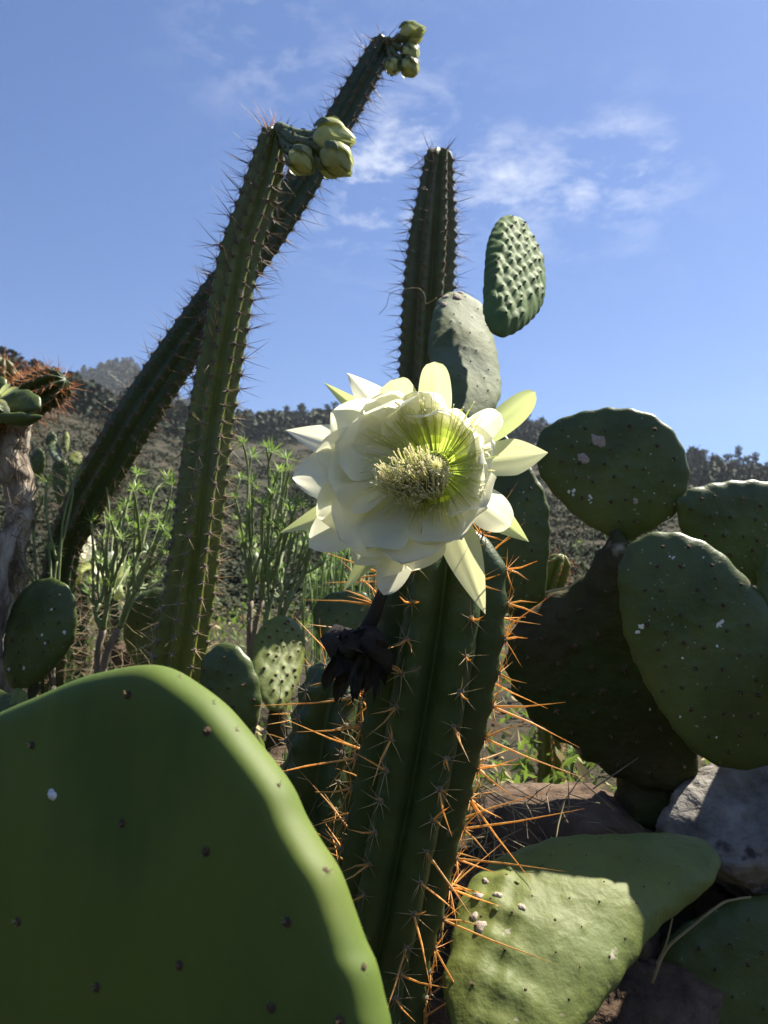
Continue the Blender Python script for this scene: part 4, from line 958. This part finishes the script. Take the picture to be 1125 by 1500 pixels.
# ------------------------------------------------------------------ candelabra shrubs
def tuft(seed, m, n=15, lo=.018, hi=.038, w=.0042):
    rg = np.random.default_rng(seed); b = MB()
    for i in range(n):
        a = i * 2.4 + rg.uniform(-.2, .2); el = rg.uniform(-.15, 1.25); d = np.array([math.cos(a) * math.cos(el), math.sin(a) * math.cos(el), math.sin(el)])
        b.leaf([d[0] * .002, d[1] * .002, .0], d, rg.uniform(lo, hi), w * rg.uniform(.8, 1.3), [0.01, .02, 1], 0, rg.uniform(-.1, .15))
    return b.data('leaf_tuft', m, False)
TUFTS = [tuft(s, M['leaf']) for s in range(6)] + [tuft(s + 10, M['leaf_pale']) for s in range(3)]
def shrub(label, base, tips, seed, r0=.010, rt=.0022, scale=1.0, tufts=TUFTS):
    rg = np.random.default_rng(seed); t = thing('candelabra_shrub', base, label, 'shrub'); b = MB()
    def seg(a, c, ra, rb, mi):
        d = c - a; k = rg.normal(size=3) * .06 * np.linalg.norm(d); q = catmull([a, a + d * .35 + k * .6 - np.array([0, 0, .03 * np.linalg.norm(d)]), a + d * .7 + k, c], 9)
        b.tube(q, np.linspace(ra, rb, 9) * (1 + .08 * rg.normal(size=9)), 7, mi)
    def rec(tp, start, rad, depth):
        if len(tp) == 1:
            seg(start, tp[0], max(rad * .6, rt * 1.3), rt, 1 if depth > 1 else 0); return
        cen = np.mean(tp, axis=0); low = min(x[2] for x in tp)
        f = start + (cen - start) * (.42 if depth == 0 else .36) ; f[2] = min(f[2], low - .02)
        seg(start, f, rad, rad * .78, 0 if depth < 2 else 1)
        tp = sorted(tp, key=lambda x: x[0]); k = 3 if len(tp) > 5 and depth > 0 else 2
        for ch in np.array_split(np.array(tp), k):
            if len(ch): rec([np.array(x) for x in ch], f, max(rad * .68, rt * 1.4), depth + 1)
    rec([np.array(x) for x in tips], np.array(base) - np.array([0, 0, .04]), r0, 0)
    b.obj('branches', [M['wood'], M['stem']], t)
    for x in tips:
        obj('leaf_tuft', tufts[rg.integers(len(tufts))], t, Matrix.Translation(Vector(x)) @ Matrix.Rotation(rg.uniform(0, 6.28), 4, 'Z') @ Matrix.Rotation(rg.normal() * .25, 4, 'X') @ Matrix.Scale(.85 * scale * rg.uniform(.75, 1.2), 4))
    return t
rg = np.random.default_rng(91)
def tp(lst, d, j=.06): return [list(P(u, v, d + rg.normal() * j)) for (u, v) in lst]
def gb(u, v, d): p = ground_pt(u, v, d, 0); return p
shrub('leafy candelabra shrub with forked grey branches between trunk and ribbed column', gb(112, 1010, 1.62), tp([(120, 716), (153, 691), (201, 695), (133, 764), (162, 766), (186, 742), (217, 727), (232, 758), (246, 700), (250, 745), (205, 775), (178, 790), (228, 800), (196, 720), (148, 735), (240, 775), (215, 760), (130, 870), (190, 830)] + [(u, v) for u, v in zip(rg.uniform(120, 265, 16), rg.uniform(700, 860, 16))], 1.62), 1, .012)
shrub('slender shrub with long bare arching stems beside the corky trunk', gb(95, 1000, 1.52), tp([(8, 770), (68, 708), (99, 689), (72, 805), (62, 735), (110, 700)], 1.54, .03), 2, .007)
shrub('candelabra shrub with thin upright forks between ribbed column and white flower', gb(350, 1000, 1.7), tp([(356, 650), (368, 668), (390, 655), (398, 662), (412, 690), (425, 688), (376, 716), (352, 700), (405, 700), (420, 672), (385, 740), (366, 745), (345, 730)] + [(u, v) for u, v in zip(rg.uniform(345, 440, 14), rg.uniform(680, 830, 14))], 1.72), 3, .010)
shrub('spreading candelabra shrub leaning right under the left petals', gb(345, 990, 1.6), tp([(420, 790), (445, 745), (462, 722), (432, 770), (470, 770), (408, 800), (395, 815), (455, 800), (480, 740), (440, 830), (385, 790), (412, 760)] + [(u, v) for u, v in zip(rg.uniform(380, 480, 12), rg.uniform(730, 850, 12))], 1.66), 4, .010)
shrub('low bright green shrub deeper in the undergrowth behind the diagonal cactus', gb(190, 960, 3.0), tp([(u, v) for u, v in zip(rg.uniform(120, 270, 22), rg.uniform(770, 880, 22))], 3.0, .2), 5, .013, scale=1.4)
shrub('low sunlit shrub on the slope behind the thin upright forks', gb(420, 930, 3.4), tp([(u, v) for u, v in zip(rg.uniform(350, 520, 24), rg.uniform(770, 860, 24))], 3.4, .2), 6, .013, scale=1.5)
shrub('sunlit leafy shrub glimpsed through the gap under the woody trunk', gb(850, 1130, 1.7), tp([(u, v) for u, v in zip(rg.uniform(800, 890, 16), rg.uniform(1075, 1125, 16))], 1.7, .06), 7, .008, scale=1.0)
shrub('bare twiggy bush beyond the gap between the big pads', gb(880, 900, 2.6), tp([(868, 770), (880, 772), (850, 795), (842, 800), (890, 780)], 2.6, .05), 8, .006, rt=.0016, scale=.5)

# upright reed-like stems right of the shrub
rs = thing('reed_clump', gb(490, 900, 2.2), 'clump of thin upright pale green stems below the left petals', 'plant'); b = MB()
for i in range(38):
    u = rg.uniform(450, 545); p = gb(u, 930, 2.2 + rg.normal() * .08); top = P(u + rg.normal() * 10, rg.uniform(785, 850), 2.2 + rg.normal() * .1); mi = (p + top) / 2 + Vector((rg.normal() * .012, 0, 0))
    b.tube(catmull([list(p - Vector((0, 0, .03))), list(mi), list(top)], 7), np.linspace(.0028, .002, 7), 5)
    if rg.random() < .6: obj('leaf_tuft', TUFTS[rg.integers(9)], rs, Matrix.Translation(top) @ Matrix.Scale(rg.uniform(.6, .9), 4))
b.obj('stems', M['leaf_pale'], rs)['kind'] = 'stuff'

# ------------------------------------------------------------------ rocks
def rock(label, u, v, d, rad, m, seed, name='boulder'):
    rg = np.random.default_rng(seed); c = P(u, v, d); n1, n2 = 84, 52; V = []
    for i in range(n2 + 1):
        ph = math.pi * i / n2
        for k in range(n1):
            a = 2 * math.pi * k / n1; V.append([math.sin(ph) * math.cos(a), math.sin(ph) * math.sin(a), math.cos(ph)])
    V = np.array(V); 
    # chisel by random planes for a broken look
    for j in range(22):
        n_ = rg.normal(size=3); n_ /= np.linalg.norm(n_); h = rg.uniform(.6, .92); ex = V @ n_ - h; V = V - np.clip(ex, 0, None)[:, None] * n_ * .85
    V = V * (1 + .05 * wav(V, 7, seed) + .03 * wav(V, 20, seed + 1) + .022 * wav(V, 45, seed + 2, 7) + .014 * np.abs(wav(V, 90, seed + 3, 7)))[:, None] * np.array(rad) + np.array(c)
    f = [[i * n1 + k, (i + 1) * n1 + k, (i + 1) * n1 + (k + 1) % n1, i * n1 + (k + 1) % n1] for i in range(n2) for k in range(n1)]
    o = mesh_obj(name, V, f, m, origin=c); return tag(o, label, 'rock')
rock('pale lichen covered rock under the big dark pad', 1105, 1215, 1.10, (.135, .12, .11), M['rock'], 2)
rock('brown rock supporting the lichen covered one', 1090, 1400, 1.14, (.16, .13, .12), M['rock_brown'], 3)
rock('dark boulder behind the lower spines of the flowering cactus', 810, 1220, 1.16, (.15, .14, .075), M['rock_brown'], 4)
rock('brown boulder in shadow behind the pale leaning pad', 800, 1370, 1.12, (.20, .14, .10), M['rock_brown'], 5)
rock('brown stone wedged under the pale leaning pad', 930, 1500, 1.0, (.12, .10, .09), M['rock_brown'], 6)
rock('shaded stone at the foot of the flowering cactus', 640, 1540, 1.0, (.11, .11, .10), M['rock_brown'], 7)
rock('flat stone behind the low pads', 470, 1130, 1.5, (.14, .12, .08), M['rock_brown'], 8)
rock('orange brown stone at the foot of the shrubs', 195, 965, 2.0, (.06, .06, .05), M['rock_brown'], 9)

# ------------------------------------------------------------------ twigs, dry litter, undergrowth
def twig(label, px, d, r, m='straw'):
    b = MB(); c = catmull([list(P(u, v, d)) for u, v in px], 24); b.tube(c, np.linspace(r, r * .6, 24), 6)
    tag(b.obj('twig', M[m]), label, 'twig')
twig('bent dry stalk standing in front of the brown rock', [(955, 1440), (975, 1392), (1010, 1360), (1055, 1325), (1075, 1318), (1100, 1314)], .96, .0022)
twig('short straight dry stalk beside the bent one', [(962, 1412), (975, 1385), (985, 1345)], .962, .0016)
twig('whitish twig lying along the top of the woody trunk', [(800, 868), (815, 864), (832, 860), (850, 848)], 1.08, .0022)
twig('pale broken stick between the column foot and leaning pad', [(570, 1480), (598, 1445), (620, 1428)], .92, .004)
rg = np.random.default_rng(123); b = MB()
for (u0, u1, v0, v1, d0, d1, n, ln) in [(390, 540, 1060, 1300, .88, 1.1, 130, .06), (540, 720, 1150, 1500, .88, 1.05, 170, .09), (60, 240, 880, 1010, 1.6, 2.1, 260, .12), (330, 460, 880, 1010, 1.55, 1.7, 60, .10), (690, 900, 1150, 1350, .95, 1.05, 90, .08)]:
    for i in range(n):
        p = P(rg.uniform(u0, u1), rg.uniform(v0, v1), rg.uniform(d0, d1)); d = rg.normal(size=3); d /= np.linalg.norm(d); L = rg.uniform(.3, 1) * ln
        q = np.array(p); b.tube([q, q + d * L * .5 + rg.normal(size=3) * L * .06, q + d * L], [rg.uniform(.0004, .0011)] * 2 + [.0003], 4, int(rg.random() < .35), False)
tag(b.obj('dry_twigs', [M['twig'], M['straw']]), 'tangle of fine dry twigs and shed spines around the cactus stems', None, kind='stuff')
b = MB(); rg = np.random.default_rng(321)
def add_leaf_at(x, y, h, s):
    d = rg.normal(size=3); d[2] = abs(d[2]) + .2; b.leaf([x, y, h], d, s, s * rg.uniform(.25, .5), rg.normal(size=3), int(rg.random() < .25))
for i in range(2400):                                  # plants in small tussocks on the bank
    y = 1.35 + 7 * rg.random() ** 1.6; x = rg.uniform(-.62, .62) * (y + .4); z = gz(x, y); hh = rg.uniform(.02, .16) * (1 if y < 2.2 else 1.6)
    for k in range(7): add_leaf_at(x + rg.normal() * .03, y + rg.normal() * .03, z + hh * rg.random(), rg.uniform(.015, .045))
tag(b.obj('undergrowth', [M['undergrowth'], M['straw']], smooth=False), 'mixed green weeds and dry grass covering the bank', None, kind='stuff')

# ------------------------------------------------------------------ air
hz = MB(); x0, x1, y0, y1, z0, z1 = -960, 960, -960, 960, -40, 260
hz.add([[x0, y0, z0], [x1, y0, z0], [x1, y1, z0], [x0, y1, z0], [x0, y0, z1], [x1, y0, z1], [x1, y1, z1], [x0, y1, z1]], [[3, 2, 1, 0], [4, 5, 6, 7], [0, 1, 5, 4], [1, 2, 6, 5], [2, 3, 7, 6], [3, 0, 4, 7]])
hm = bpy.data.materials.new('thin_haze'); hm.use_nodes = True; hn = hm.node_tree.nodes; hn.clear()
ho = hn.new('ShaderNodeOutputMaterial'); hv = hn.new('ShaderNodeVolumePrincipled'); hv.inputs['Color'].default_value = (.80, .88, 1, 1); hv.inputs['Density'].default_value = .00022; hv.inputs['Anisotropy'].default_value = .2
hm.node_tree.links.new(hv.outputs[0], ho.inputs['Volume'])
tag(hz.obj('haze', hm, smooth=False), 'thin bluish haze over the valley', None, kind='stuff')
